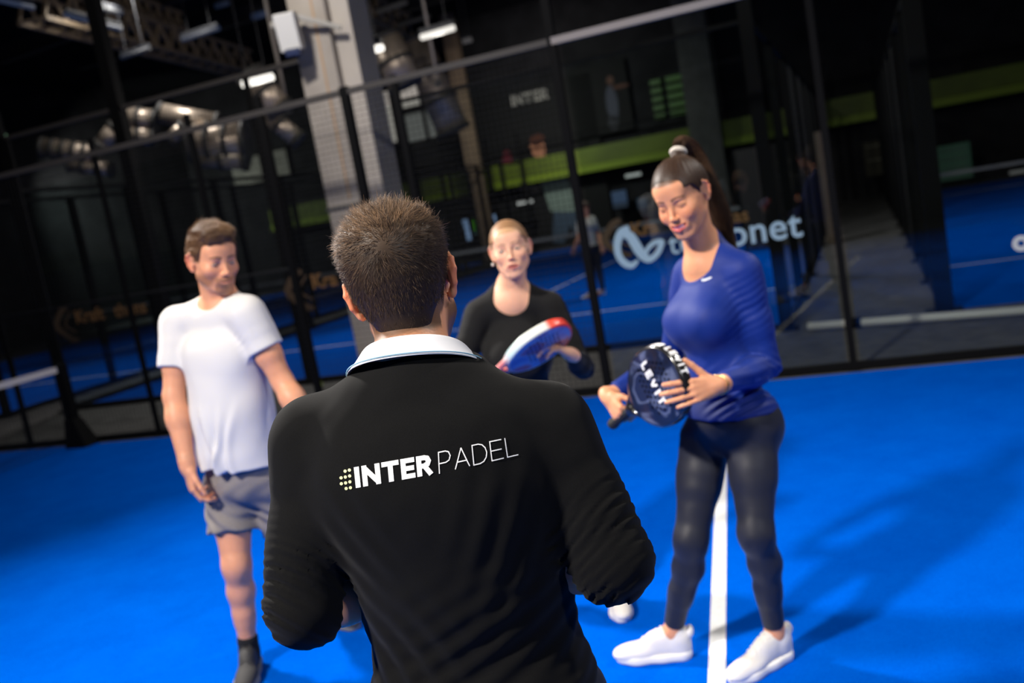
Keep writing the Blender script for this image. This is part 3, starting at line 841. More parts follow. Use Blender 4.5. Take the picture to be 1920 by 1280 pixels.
    sc_ = base[None] * (1 - (tint * light)[:, None]) + tipc[None] * (tint * light)[:, None]
    CS = np.repeat(sc_, 15, 0)
    # a few stray hairs on the crown
    o = len(V)
    me = mesh_np('hair', np.concatenate([V, VS]), np.concatenate([Q, QS + o]), cols=np.concatenate([C0, CS]))
    hb = link('hair', me, hair_mat('brown_hair'), root); hb['label'] = 'short brown hair faded at the sides'
# =========================================================================== rackets
def racket(root, C, a, w, face_mat, rim_mat, k=1.0, grip=True):
    """C head centre, a from the handle to the tip, w across the face; returns frame (x=w, y=a, z=normal)"""
    a = nz(a); w = nz(np.asarray(w, float) - a * (np.asarray(w, float) @ a)); n = np.cross(w, a)
    f = Fr(C, np.stack([w, a, n], 1), k)
    def outline(t):      # t angle, 0 at +x
        c, s_ = np.cos(t), np.sin(t)
        rx = .128; ry = np.where(s_ > 0, .142, .150)
        p = 2.25
        r = (np.abs(c) ** p + np.abs(s_) ** p) ** (-1 / p)
        x = rx * r * c; y = ry * r * s_
        x = x * (1 - .16 * sm01(-y, .03, .15))
        return x, y
    na = 96; t = np.arange(na) * 2 * math.pi / na
    ox, oy = outline(t)
    ths = [(-.019, .93), (-.0175, .985), (-.011, 1.0), (.011, 1.0), (.0175, .985), (.019, .93)]
    V = []; Q = []
    for z, sc_ in ths:
        for i in range(na): V.append(f.p(ox[i] * sc_, oy[i] * sc_, z))
    for j in range(5):
        for i in range(na): Q.append((j * na + i, j * na + (i + 1) % na, (j + 1) * na + (i + 1) % na, (j + 1) * na + i))
    link('rim', mesh_np('rim', V, Q), rim_mat, root)
    # perforated faces: polar grid with round holes left out
    holes = [(x * .019 + (.0095 if y % 2 else 0), y * .0165 - .004) for y in range(-3, 6) for x in range(-4, 5)]
    holes = [(x, y) for x, y in holes if (x / .088) ** 2 + ((y - .012) / .098) ** 2 < 1]
    g = .0021; xs = np.arange(-.13, .1301, g); ys = np.arange(-.155, .1501, g)
    X, Y = np.meshgrid(xs, ys, indexing='ij')
    th = np.arctan2(Y, X); bx, by = outline(th); inside = np.hypot(X, Y) <= np.hypot(bx, by) * .945
    hol = np.zeros_like(inside)
    for hx, hy in holes: hol |= np.hypot(X - hx, Y - hy) < .0052
    cellin = inside[:-1, :-1] & inside[1:, 1:] & ~hol[:-1, :-1]
    V = []; Q = []; o = 0
    n1 = len(xs) * len(ys)
    for z in (-.0185, .0185):
        pv = f.pts(np.stack([X.ravel(), Y.ravel(), np.full(n1, z)], 1)); V.append(pv)
        ii, jj = np.nonzero(cellin); b = ii * len(ys) + jj + o
        q = np.stack([b, b + len(ys), b + len(ys) + 1, b + 1], 1); Q.append(q if z > 0 else q[:, ::-1]); o += n1
    link('face', mesh_np('face', np.concatenate(V), np.concatenate(Q), smooth=False), face_mat, root)
    core = [f.e((0, 0, 0), (.118, .135, .013), k=.01)]
    Vc, Qc = field_mesh(core, .006); link('foam_core', mesh_np('foam_core', Vc, Qc), mat('racket_foam', (.01, .01, .014), rough=.9), root)
    P = [f.c((-.045, -.135, 0), (-.012, -.19, 0), .0125, .0125, k=.012), f.c((.045, -.135, 0), (.012, -.19, 0), .0125, .0125, k=.012), f.c((0, -.18, 0), (0, -.20, 0), .015, .015, k=.012)]
    Vb, Qb = field_mesh(P, .004); link('throat', mesh_np('throat', Vb, Qb), rim_mat, root)
    Pg = [f.c((0, -.195, 0), (0, -.31, 0), .0155, .0165, k=.004), f.c((0, -.312, 0), (0, -.318, 0), .0195, .0195, k=.006)]
    Vg, Qg = field_mesh(Pg, .003, disp=lambda p: .0009 * np.sin(f.loc(p)[..., 1] * 420 + f.loc(p)[..., 0] * 60), dmax=.002)
    link('grip', mesh_np('grip', Vg, Qg), mat('black_grip', (.012, .012, .013), rough=.75), root)
    return f
# =========================================================================== short-haired man in a white T-shirt
def simple_hair(name, root, h, prims, base, tip, n, length, radius, flow, seed=1, disp=None, lift=.35, label=None, vox=.003):
    V, Q = field_mesh(prims, vox, disp=disp, dmax=.006)
    P, Nn = sample_mesh(V, Q, n, seed=seed)
    l = h.loc(P); c = np.array([0, -.01, .02]); keep = ((l - c) * (Nn @ h.R)).sum(1) > .2 * np.linalg.norm(l - c, axis=1)
    P, Nn, l = P[keep], Nn[keep], l[keep]; rg = np.random.default_rng(seed)
    nl = Nn @ h.R; fl = flow(l); fl = fl - (fl * nl).sum(1, keepdims=True) * nl
    fl /= np.linalg.norm(fl, axis=1, keepdims=True) + 1e-9
    D = fl + nl * lift + rg.normal(0, .14, fl.shape); D /= np.linalg.norm(D, axis=1, keepdims=True)
    Ln = (length(l) if callable(length) else np.full(len(P), length)) * rg.uniform(.6, 1.2, len(P))
    VS, QS = strands_obj('h', P - Nn * .0012, D @ h.R.T, Ln, radius, None, None, nseg=4, curl=.07, bend=-Nn * .45, seed=seed)
    base, tip = np.array(base), np.array(tip)
    t = rg.uniform(0, 1, len(P)) ** 1.4 
    CS = np.repeat(base[None] * (1 - t[:, None]) + tip[None] * t[:, None], 15, 0)
    C0 = np.tile(base * .9, (len(V), 1))
    hb = link(name, mesh_np(name, np.concatenate([V, VS]), np.concatenate([Q, QS + len(V)]), cols=np.concatenate([C0, CS])), hair_mat(name + '_shade'), root)
    if label: hb['label'] = label
    return hb
def build_man():
    root = person('man in a white T-shirt and grey shorts looking down with arms hanging', -1.2, 3.62)
    N = W(412, 566, 3.62); H = W(458, 888, 3.62); SR = W(335, 606, 3.70); SL = W(464, 588, 3.52)
    ER = W(326, 742, 3.62); WRR = W(352, 874, 3.52); EL = W(530, 715, 3.50); WLL = W(588, 812, 3.40)
    right = nz(SR - SL); right = nz(np.array([right[0], right[1], 0])); 
    h = Fr(W(401, 487, 3.575), rotm(180 + 38, -13, -3), 1.03)
    tp, R = torso_prims(N, H, right, SL, SR, pec=.8)
    fwd = R[:, 1]; fwd2 = nz([fwd[0], fwd[1], 0])
    body = head_prims(h, jaw=1.0) + neck_prims(h, N - R[:, 2] * .03) + tp
    rd = nz(np.array([.04, -.12, -1])); ld = nz(np.array([.15, -.25, -.9]))
    body += arm_prims(SR, ER, WRR, k=1.06) + hand_prims(WRR, rd, (.85, .5, 0), 1, curls=(30, 35, 40, 45), thumb=(30, 20), spread=4, k=1.02)
    body += arm_prims(SL, EL, WLL, k=1.06) + hand_prims(WLL, ld, (-.85, .4, 0), -1, curls=(30, 35, 40, 45), thumb=(30, 20), spread=4)
    HR = W(430, 912, 3.65); HL = W(505, 902, 3.62)
    KR = W(444, 1060, 3.56); AR = W(468, 1222, 3.60); KL = W(560, 1045, 3.72); AL = W(632, 1155, 3.97)
    fR = nz(np.array([.12, -1, 0])); fL = nz(np.array([.55, -.85, 0]))
    body += leg_prims(HR, KR, AR, fwd=fR) + leg_prims(HL, KL, AL, fwd=fR)
    for A, f in ((AR, fR), (AL, fL)): body += [cone(A - np.array([0, 0, .015]), A + f * .12 + np.array([0, 0, -.056]), .032, .024, .02), cone(A, A - f * .015 + np.array([0, 0, -.05]), .031, .026, .02)]
    base = srgb(218, 154, 120)
    def paint(V): return paint_head(V, h, base, brow=srgb(84, 56, 38), beard=(*srgb(112, 74, 50), .75), lip=srgb(190, 120, 108), scalp=srgb(110, 80, 58), scalpz=(.076, .0, -.05))
    finish_body(body, root, h, [(h.O - np.array([.12, .14, .21]), h.O + .16, .0022), hand_box(WRR, rd), hand_box(WLL, ld)], paint)
    eye_things(h, root, look=(0, -.35), col=srgb(90, 70, 50))
    # T-shirt
    t = Fr(H, R)
    g = torso_prims(N, H, right, SL, SR, inf=.012, trap=.02, pec=.86)[0]
    g += [t.e((0, .022, .37), (.15, .098, .17), k=.08), t.e((0, .0, .02), (.172, .128, .12), k=.06), t.e((0, .02, .13), (.168, .128, .16), k=.07), t.e((0, .02, .27), (.168, .125, .16), k=.06)]
    for S, E in ((SR, ER), (SL, EL)):
        g.append(sleeve(S, E, E, ('u', .62 if S is SR else .52), inf=.010, k=1.06, only_upper=True, extra=[cone(S + (E - S) * .2, S + (E - S) * .95, .062, .066, .02)]))
    def disp(p):
        q = t.loc(p); x, y, z = q[..., 0], q[..., 1], q[..., 2]
        dn = sm01(-z, -.36, -.15)
        out = .0016 * wob(p, 20, 1)
        for cx, tilt, amp, sd in ((.0, .10, .013, .017), (-.045, -.22, .009, .014), (.09, .16, .007, .014), (-.10, -.12, .007, .014), (.05, -.1, .005, .012)):
            u = x - cx - tilt * (z - .2) + .012 * np.sin(z * 17 + cx * 40)
            out = out + amp * dn * (np.exp(-(u / sd) ** 2) - .55 * np.exp(-((u - .024) / sd) ** 2)) * sm01(y, -.02, .03)
        out = out + .0015 * np.exp(-((z - .0) / .05) ** 2) * np.sin(x * 50 + 20 * z) 
        # sleeve creases near the armpits
        for S in (SR, SL):
            d = np.linalg.norm(p - (S - R[:, 2] * .09), axis=-1)
            out = out + .002 * np.exp(-(d / .05) ** 2) * np.cos((x * .6 + z) * 2 * math.pi / .028 + x * 30)
        return out
    g += [plane(t.p(0, 0, .052), -R[:, 2] + R[:, 0] * .02), cone(N + fwd * .012 + R[:, 2] * .018, h.p(0, -.02, 0), .076, .07, .006, op=-1)]
    V, Q = field_mesh(g, .0042, disp=disp, dmax=.02)
    link('t_shirt', mesh_np('t_shirt', V, Q), mat('white_cotton', srgb(212, 210, 210), rough=.9, spec=.1, bump=(900, .15, .0005)), root)
    # shorts
    s = [t.e((0, -.005, -.01), (.168, .13, .12)), t.e((0, -.005, .07), (.155, .12, .08), k=.03)]
    for Hj, K in ((HR, KR), (HL, KL)):
        s.append(group([cone(Hj, Hj + (K - Hj) * .75, .100, .098, .03), plane(Hj + (K - Hj) * .56, nz(K - Hj))], k=.03))
    s += [plane(t.p(0, 0, .11), R[:, 2])]
    def sd(p):
        q = t.loc(p); x, z = q[..., 0], q[..., 2]
        return .003 * wob(p, 24, 2) + .004 * np.sin(x * 70 + 6 * np.sin(z * 20)) * sm01(-z, -.05, .15)
    garment('shorts', s, mat('grey_shorts', srgb(128, 122, 120), rough=.85, spec=.2, bump=(700, .25, .0006), var=(300, .15)), root, disp=sd, dmax=.012)
    # socks and shoes
    for A, K, f in ((AR, KR, fR), (AL, KL, fL)):
        u = nz(K - A)
        g2 = [cone(A - u * .02, A + u * .06, .038, .042, .01), cone(A, A + f * .06 - np.array([0, 0, .05]), .038, .034, .02)]
        garment('sock', g2, mat('black_sock', srgb(18, 18, 19), rough=.95), root, vox=.004, disp=lambda p: .0012 * np.sin(p[..., 2] * 700), dmax=.003)
        yaw = math.degrees(math.atan2(-f[0], f[1]))
        shoe('shoe', Fr((A[0] - f[0] * .05, A[1] - f[1] * .05, GROUND), rotm(yaw), 1.0), root, None, col='dark_shoe', solecol='dark_sole', lacecol='dark_shoe')
    # hair: short sides, fringe pushed up and to the side
    hp = [h.e((0, -.014, .036), (.0775, .098, .084), inf=.006), h.e((0, -.045, .01), (.066, .066, .075), k=.03, inf=.004), h.e((0, .034, .02), (.0635, .052, .06), k=.02, inf=.003),
          h.e((.0, .02, .100), (.066, .072, .034), k=.03), h.e((.012, .060, .100), (.054, .030, .026), k=.02), h.e((0, -.03, .08), (.066, .07, .05), k=.03)]
    def cut(p):
        q = h.loc(p); x, y, z = np.abs(q[..., 0]), q[..., 1], q[..., 2]
        hl = np.where(y > .05, .074 - .008 * sm01(x, .02, .05), np.where(y > .022, .062 - .078 * sm01(.05 - y, 0, .028), np.where(y > 0, -.016, np.where(y > -.03, -.03 * sm01(-y, 0, .03), -.03 - .04 * sm01(-y, .03, .045)))))
        earr = np.sqrt(((y + .010) / .022) ** 2 + ((z + .010) / .034) ** 2)
        return np.maximum(hl - z, np.where(x > .055, (1 - earr) * .02, -1))
    hp.append(func(cut, k=.004))
    def flow(l):
        top = sm01(l[:, 2], .06, .1)[:, None]
        return np.array([[0, -.3, -1.]]) * (1 - top) + np.array([[-.55, .75, .35]]) * top
    simple_hair('hair', root, h, hp, srgb(84, 58, 38), srgb(158, 122, 86), 16000, lambda l: .008 + .020 * sm01(l[:, 2], .06, .1), .00036, flow, seed=11, disp=lambda p: .003 * wob(p, 60, 1) + .0012 * wob(p, 160, 3), label='short light brown hair with the fringe brushed up')
# =========================================================================== woman behind, in black
def build_woman():
    root = person('woman in a black long-sleeved top with hair tied back standing furthest away', .05, 3.75)
    N = W(958, 541, 3.74); H = W(992, 852, 3.72); SR = W(898, 588, 3.76); SL = W(1031, 573, 3.74)
    ER = W(872, 745, 3.74); WRR = W(938, 742, 3.55); EL = W(1094, 690, 3.66); WLL = W(1070, 664, 3.46)
    right = nz(SR - SL); right = nz(np.array([right[0], right[1], 0]))
    h = Fr(W(957, 468, 3.69), rotm(180 - 4, 3, 3), .97)
    tp, R = torso_prims(N, H, right, SL, SR, fem=True, k=.98)
    body = head_prims(h, fem=True, open_=.35, jaw=.97) + neck_prims(h, N - R[:, 2] * .03, fem=True) + tp
    # she grips the racket rim with the left hand; the right holds the handle
    C = W(1010, 648, 3.38); a = nz(np.array([.93, .12, .36])); w = nz(np.array([-.10, -.80, .52]))
    ld = nz(W(1046, 655, 3.43) - WLL); rd = nz(np.array([.7, -.6, .25]))
    hw = C - a * .25
    WRR = hw + np.array([-.05, .10, -.02]); ER = (SR + WRR) / 2 + np.array([-.10, .05, -.12]) ; rd = nz(hw - WRR)
    body += arm_prims(SL, EL, WLL, fem=True) + hand_prims(WLL, nz(np.array([-.55, -.35, .45])), (.0, .3, -.9), -1, curls=(30, 32, 34, 36), thumb=(35, 15), spread=7, k=.93)
    body += arm_prims(SR, ER, WRR, fem=True) + hand_prims(WRR, rd, np.cross(a, rd), 1, curls=(75, 75, 75, 75), thumb=(40, 40), spread=2, k=.92)
    HR_ = H - R[:, 2] * .05 + right * .085; HL_ = H - R[:, 2] * .05 - right * .085
    AL_ = G(1158, 1136); AL_ = np.array([AL_[0] + .0, AL_[1] + .03, .085]); AR_ = np.array([HR_[0] - .06, HR_[1] + .02, .085])
    KL_ = (HL_ + AL_) / 2 + np.array([.0, -.03, .02]); KR_ = (HR_ + AR_) / 2 + np.array([0, -.04, .02])
    fw = np.array([.05, -1, 0]); fw = nz(fw)
    body += leg_prims(HR_, KR_, AR_, fem=True, fwd=fw) + leg_prims(HL_, KL_, AL_, fem=True, fwd=fw)
    for A in (AR_, AL_): body += [cone(A - np.array([0, 0, .015]), A + fw * .11 + np.array([0, 0, -.056]), .029, .021, .02), cone(A, A - fw * .012 + np.array([0, 0, -.05]), .029, .024, .02)]
    base = srgb(230, 176, 146)
    def paint(V): return paint_head(V, h, base, fem=True, brow=srgb(150, 110, 84), lip=srgb(188, 100, 96), open_=.35, scalp=srgb(190, 150, 112), scalpz=(.066, .02, -.05))
    finish_body(body, root, h, [(h.O - np.array([.12, .14, .25]), h.O + .15, .0022), hand_box(WLL, nz(np.array([-.55, -.35, .45]))), hand_box(WRR, rd)], paint)
    eye_things(h, root, look=(.0, -.05), col=srgb(95, 100, 100))
    # pearl stud in the right ear
    bu, bq = bmesh_uv(16, 10); e = h.p(.085, -.016, -.043)
    link('earring', mesh_np('earring', bu * .0055 + e, bq), mat('pearl', srgb(235, 232, 225), rough=.2), root)
    t = Fr(H, R)
    g = torso_prims(N, H, right, SL, SR, fem=True, k=.98, inf=.007, trap=.0)[0]
    for S, E, Wr in ((SL, EL, WLL), (SR, ER, WRR)): g.append(sleeve(S, E, Wr, ('f', .96), fem=True, inf=.008))
    g += [plane(t.p(0, 0, -.07), -R[:, 2]), cone(N + R[:, 1] * .03 - R[:, 2] * .035, h.p(0, .0, -.02), .070, .075, .008, op=-1), cone(N + R[:, 1] * .06 - R[:, 2] * .012, N + R[:, 1] * .30 + R[:, 2] * .004, .058, .056, .008, op=-1)]
    def disp(p):
        out = .0014 * wob(p, 26, 1)
        for S, E, Wr in ((SL, EL, WLL), (SR, ER, WRR)):
            d = np.linalg.norm(p - E, axis=-1); out = out + .004 * np.exp(-(d / .07) ** 2) * np.cos(((p - E) @ nz(Wr - S)) * 2 * math.pi / .026 + 2 * wob(p, 14, 3))
        return out
    garment('long_sleeved_top', g, mat('black_top', srgb(20, 20, 21), rough=.85, spec=.2, sheen=.05), root, vox=.0042, disp=disp, dmax=.008)
    lg = [t.e((0, -.005, -.01), (.170, .12, .115))] 
    for s_ in (-1, 1): lg.append(t.e((s_ * .075, -.075, -.035), (.088, .078, .092), k=.04))
    lg += leg_prims(HR_, KR_, AR_, fem=True, fwd=fw, inf=.005) + leg_prims(HL_, KL_, AL_, fem=True, fwd=fw, inf=.005)
    lg += [plane(np.array([0, 0, .14]), (0, 0, -1)), plane(t.p(0, 0, .06), R[:, 2])]
    garment('leggings', lg, mat('black_leggings', srgb(20, 20, 24), rough=.6, spec=.3), root, vox=.005)
    for A in (AR_, AL_):
        yaw = math.degrees(math.atan2(-fw[0], fw[1]))
        shoe('shoe', Fr((A[0] - fw[0] * .05, A[1] - fw[1] * .05, GROUND), rotm(yaw), .93), root, None)
    hp = [h.e((0, -.014, .036), (.0775 * .96, .098, .084), inf=.004), h.e((0, -.045, .01), (.066 * .96, .066, .075), k=.03, inf=.004), h.e((0, .034, .03), (.0635 * .96, .052, .06), k=.02, inf=.003)]
    def cut(p):
        q = h.loc(p); x, y, z = np.abs(q[..., 0]), q[..., 1], q[..., 2]
        hl = np.where(y > .045, .072 - .034 * sm01(x, .02, .06), np.where(y > .01, .04 - .03 * sm01(.045 - y, 0, .035), np.where(y > -.03, .010 - .045 * sm01(-y, -.01, .03), -.035 - .03 * sm01(-y, .03, .045))))
        earr = np.sqrt(((y + .010) / .022) ** 2 + ((z + .010) / .032) ** 2)
        return np.maximum(hl - z, np.where(x > .055, (1 - earr) * .02, -1))
    hp.append(func(cut, k=.004))
    hp += [h.e((0, -.13, .03), (.036, .034, .036), k=.012)]
    simple_hair('hair', root, h, hp, srgb(150, 112, 80), srgb(205, 170, 128), 9000, .014, .0003, lambda l: np.array([[0, -1, .1]]) - l * 2, seed=21, lift=.05, disp=None, label='fair hair pulled back into a bun')
    # her racket
    rr = tag(empty('padel_racket', tuple(C)), 'white, blue and red padel racket held edge-on by the woman in black', 'racket', None)
    fm = racket_paint('swirl', rr); 
    racket(rr, C, a, w, fm, mat('white_red_rim', (1, 1, 1), rough=.35, attr=False) if False else rim_fade(C, a), k=.95)
def rim_fade(C, a):
    m = mat('pale_red_rim', (.8, .8, .8), rough=.35, spec=.5, coat=.3); nt = m.node_tree; b = nt.nodes['Principled BSDF']
    g = nt.nodes.new('ShaderNodeNewGeometry'); v = nt.nodes.new('ShaderNodeVectorMath'); v.operation = 'DOT_PRODUCT'
    s_ = nt.nodes.new('ShaderNodeVectorMath'); s_.operation = 'SUBTRACT'; s_.inputs[1].default_value = tuple(C)
    nt.links.new(g.outputs['Position'], s_.inputs[0]); nt.links.new(s_.outputs[0], v.inputs[0]); v.inputs[1].default_value = tuple(a)
    mr = nt.nodes.new('ShaderNodeMapRange'); mr.inputs['From Min'].default_value = -.15; mr.inputs['From Max'].default_value = .15
    nt.links.new(v.outputs['Value'], mr.inputs['Value'])
    cr = nt.nodes.new('ShaderNodeValToRGB'); cr.color_ramp.elements[0].color = (*srgb(215, 120, 120), 1); cr.color_ramp.elements[0].position = 0.0
    cr.color_ramp.elements[1].color = (*srgb(225, 60, 45), 1); cr.color_ramp.elements[1].position = .86
    for p, c in ((.12, srgb(190, 215, 220)), (.42, srgb(225, 228, 220)), (.66, srgb(222, 222, 215)), (.72, srgb(232, 80, 60))):
        e = cr.color_ramp.elements.new(p); e.color = (*c, 1)
    nt.links.new(mr.outputs[0], cr.inputs[0]); nt.links.new(cr.outputs[0], b.inputs['Base Color'])
    return m
def racket_paint(kind, root):
    m = mat('racket_face_' + kind, (.1, .15, .4), rough=.35, coat=.4); nt = m.node_tree; b = nt.nodes['Principled BSDF']
    tc = nt.nodes.new('ShaderNodeNewGeometry'); n = nt.nodes.new('ShaderNodeTexNoise'); n.inputs['Scale'].default_value = 7; n.inputs['Distortion'].default_value = 1.5
    nt.links.new(tc.outputs['Position'], n.inputs['Vector'])
    cr = nt.nodes.new('ShaderNodeValToRGB'); nt.links.new(n.outputs['Fac'], cr.inputs[0])
    if kind == 'swirl': st = [(.35, srgb(60, 90, 160)), (.48, srgb(96, 130, 180)), (.55, srgb(150, 60, 80)), (.62, srgb(90, 60, 130))]
    else: st = [(.36, srgb(10, 16, 32)), (.5, srgb(18, 28, 54)), (.58, srgb(84, 94, 124)), (.62, srgb(22, 32, 62))]
    cr.color_ramp.elements[0].position = st[0][0]; cr.color_ramp.elements[0].color = (*st[0][1], 1)
    cr.color_ramp.elements[1].position = st[-1][0]; cr.color_ramp.elements[1].color = (*st[-1][1], 1)
    for p, c in st[1:-1]: e = cr.color_ramp.elements.new(p); e.color = (*c, 1)
    nt.links.new(cr.outputs[0], b.inputs['Base Color'])
    return m
# =========================================================================== smiling woman in blue
def build_girl():
    root = person('smiling woman in a blue long-sleeved top and dark leggings with a ponytail', .45, 3.02)
    N = W(1316, 468, 3.02); H = W(1368, 782, 3.0); SL = W(1394, 508, 2.93); SR = W(1294, 512, 3.16)
    EL = W(1440, 686, 2.92); WLL = W(1346, 722, 2.76); ER = W(1240, 660, 3.14)
    right = nz(SR - SL); right = nz(np.array([right[0], right[1], 0]))
    h = Fr(W(1279, 369, 2.965), rotm(180 - 38, -17, 7), 1.0)
    tp, R = torso_prims(N, H, right, SL, SR, fem=True, k=.96)
    fwd = nz([R[0, 1], R[1, 1], 0])
    body = head_prims(h, fem=True, smile=.8, jaw=.96, closed=True) + neck_prims(h, N - R[:, 2] * .02, fem=True) + tp
    # racket pose
    C = W(1236, 724, 2.84); a = nz(np.array([.44, -.75, .48])); w = nz(np.array([-.22, .40, .88]))
    tip = C + a * .12
    ld = nz(W(1266, 742, 2.70) - WLL)
    body += arm_prims(SL, EL, WLL, fem=True) + hand_prims(WLL, ld, (-.2, .95, -.25), -1, curls=(14, 18, 20, 22), thumb=(52, 4), spread=5, k=.98)
    gp = C - a * .235; WRR = gp + np.array([-.035, .07, .055]); rd = nz(np.array([-.1, -.55, -.5]))
    ER = W(1258, 668, 3.24)
    body += arm_prims(SR, ER, WRR, fem=True) + hand_prims(WRR, nz(gp - WRR + np.array([.0, -.03, -.02])), np.cross(a, nz(gp - WRR)), 1, curls=(62, 64, 66, 70), thumb=(35, 35), spread=2, k=.95)
    HR_ = W(1322, 822, 3.06); HL_ = W(1408, 812, 2.94)
    KR_ = W(1296, 1012, 2.98); AR_ = W(1262, 1180, 3.08); KL_ = W(1418, 1000, 2.84); AL_ = W(1453, 1182, 2.94)
    fR = nz(G(1165, 1230) - G(1275, 1222)); fL = nz(G(1395, 1262) - G(1478, 1218)); fR[2] = fL[2] = 0
    body += leg_prims(HR_, KR_, AR_, fem=True, fwd=fwd, k=.95) + leg_prims(HL_, KL_, AL_, fem=True, fwd=fwd, k=.95)
    for A, f in ((AR_, fR), (AL_, fL)): body += [cone(A - np.array([0, 0, .015]), A + f * .11 + np.array([0, 0, -.056]), .029, .021, .02), cone(A, A - f * .012 + np.array([0, 0, -.05]), .029, .024, .02)]
    base = srgb(220, 154, 116)
    def paint(V): return paint_head(V, h, base, fem=True, brow=srgb(60, 40, 30), lip=srgb(196, 84, 84), smile=.8, blush=.25, scalp=srgb(70, 48, 34), scalpz=(.07, .02, -.05))
    finish_body(body, root, h, [(h.O - np.array([.14, .14, .25]), h.O + .15, .0021), hand_box(WLL, ld), hand_box(WRR, nz(gp - WRR))], paint)
    eye_things(h, root, look=(0, -.5), col=srgb(60, 40, 25))
    bu, bq = bmesh_uv(24, 8)
    # teeth behind the smiling lips
    tv = []; tq = []
    for i in range(13):
        an = math.radians(-42 + 7 * i); x = .026 * math.sin(an); y = .066 + .026 * math.cos(an)
        for z in (-.0595, -.0715): tv.append(h.p(x, y, z + .10 * abs(x)))
    for i in range(12): tq.append((2 * i, 2 * i + 1, 2 * i + 3, 2 * i + 2))
    te = link('teeth', mesh_np('teeth', tv, tq), mat('teeth', srgb(235, 228, 218), rough=.25), root)
    sd_ = te.modifiers.new('t', 'SOLIDIFY'); sd_.thickness = .004
    t = Fr(H, R)
    g = torso_prims(N, H, right, SL, SR, fem=True, k=.96, inf=.006)[0]
    for S, E, Wr in ((SL, EL, WLL), (SR, ER, WRR)): g.append(sleeve(S, E, Wr, ('f', .88), fem=True, inf=.008))
    g += [t.e((0, -.01, -.0), (.150, .125, .10), k=.04)]
    g += [plane(t.p(0, 0, .018), -R[:, 2] + R[:, 1] * .0), cone(N + R[:, 1] * .03 - R[:, 2] * .032, h.p(0, .0, -.02), .070, .084, .008, op=-1), cone(N + R[:, 1] * .05 - R[:, 2] * .016, N + R[:, 1] * .30 - R[:, 2] * .004, .054, .052, .008, op=-1)]
    def disp(p):
        q = t.loc(p); x, y, z = q[..., 0], q[..., 1], q[..., 2]
        out = .0012 * wob(p, 26, 1)
        armp = SL - R[:, 2] * .10
        d = np.linalg.norm(p - armp, axis=-1); out = out + .0018 * np.exp(-(d / .08) ** 2) * np.cos((z + y * .5) * 2 * math.pi / .024 + 1.5 * wob(p, 16, 2))
        d = np.abs(z - .10); out = out + .003 * np.exp(-(d / .07) ** 2) * np.cos((z + x * .7) * 2 * math.pi / .035 + 2 * wob(p, 12, 5)) * sm01(-x, -.02, .06)
        dd = np.linalg.norm(p - EL, axis=-1); out = out + .003 * np.exp(-(dd / .05) ** 2) * np.cos(((p - EL) @ nz(WLL - SL)) * 2 * math.pi / .022)
        return out
    top = garment('long_sleeved_top', g, mat('blue_sports_top', srgb(2, 38, 122), rough=.62, spec=.3, sheen=.05, bump=(1200, .1, .0004)), root, vox=.0040, disp=disp, dmax=.007)
    # small silver chest mark
    bvh = BVHTree.FromPolygons([v.co for v in top.data.vertices], [tuple(p.vertices) for p in top.data.polygons])
    mk = [((1308, 511), (1311.5, 510), (1314, 518), (1310, 519)), ((1311, 515), (1318, 514.5), (1318, 518.5), (1312, 519)), ((1318, 514.5), (1330, 510.5), (1330, 513), (1318, 518.5))]
    project_quads('chest_mark', [[np.array(c) for c in q] for q in mk], lambda p: (CAMP, ray(p[0] + 4, p[1] + 8)), bvh, mat('silver_print', srgb(200, 205, 215), rough=.4), top)
    lg = [t.e((0, -.005, -.01), (.166 * .98, .118, .115))]
    for s_ in (-1, 1): lg.append(t.e((s_ * .070, -.060, -.035), (.084, .070, .09), k=.05))
    lg += leg_prims(HR_, KR_, AR_, fem=True, fwd=fwd, inf=.004, k=.95) + leg_prims(HL_, KL_, AL_, fem=True, fwd=fwd, inf=.004, k=.95)
    for K, A in ((KR_, AR_), (KL_, AL_)):
        lg.append(func(lambda p, K=K, A=A: np.where(np.linalg.norm(p - A, axis=-1) < .14, (p - (A + (K - A) * .07)) @ nz(A - K), -1.0), k=.003))
    lg += [plane(t.p(0, 0, .10), R[:, 2])]
    garment('leggings', lg, mat('charcoal_leggings', srgb(30, 32, 44), rough=.55, spec=.35, sheen=.06), root, vox=.0045, disp=lambda p: .0008 * wob(p, 40, 2), dmax=.003)
    for A, f in ((AR_, fR), (AL_, fL)):
        yaw = math.degrees(math.atan2(-f[0], f[1]))
        shoe('shoe', Fr((A[0] - f[0] * .05, A[1] - f[1] * .05, GROUND), rotm(yaw), .98), root, None)
    # bracelet
    ax = nz(WLL - EL); fr = frame(ax, (0, 0, 1)); c = WLL - ax * .005
    ring = [[c + fr[:, 0] * .031 * math.cos(b) + fr[:, 1] * .033 * math.sin(b) + ax * (.004 * math.sin(b * 2 + o)) for b in np.linspace(0, 2 * math.pi, 40)] for o in (0, 1.5)]
    V, Q = tubes(np.array(ring), np.full((2, 40), .0014), 6)
    link('bracelet', mesh_np('bracelet', V, Q), mat('gold', srgb(225, 190, 130), rough=.25, metal=1), root)
    # hair pulled up to a high ponytail
    hp = [h.e((0, -.014, .036), (.0775 * .96, .098, .084), inf=.006), h.e((0, -.045, .01), (.066 * .96, .066, .075), k=.03, inf=.005), h.e((0, .034, .03), (.0635 * .96, .052, .06), k=.02, inf=.004)]
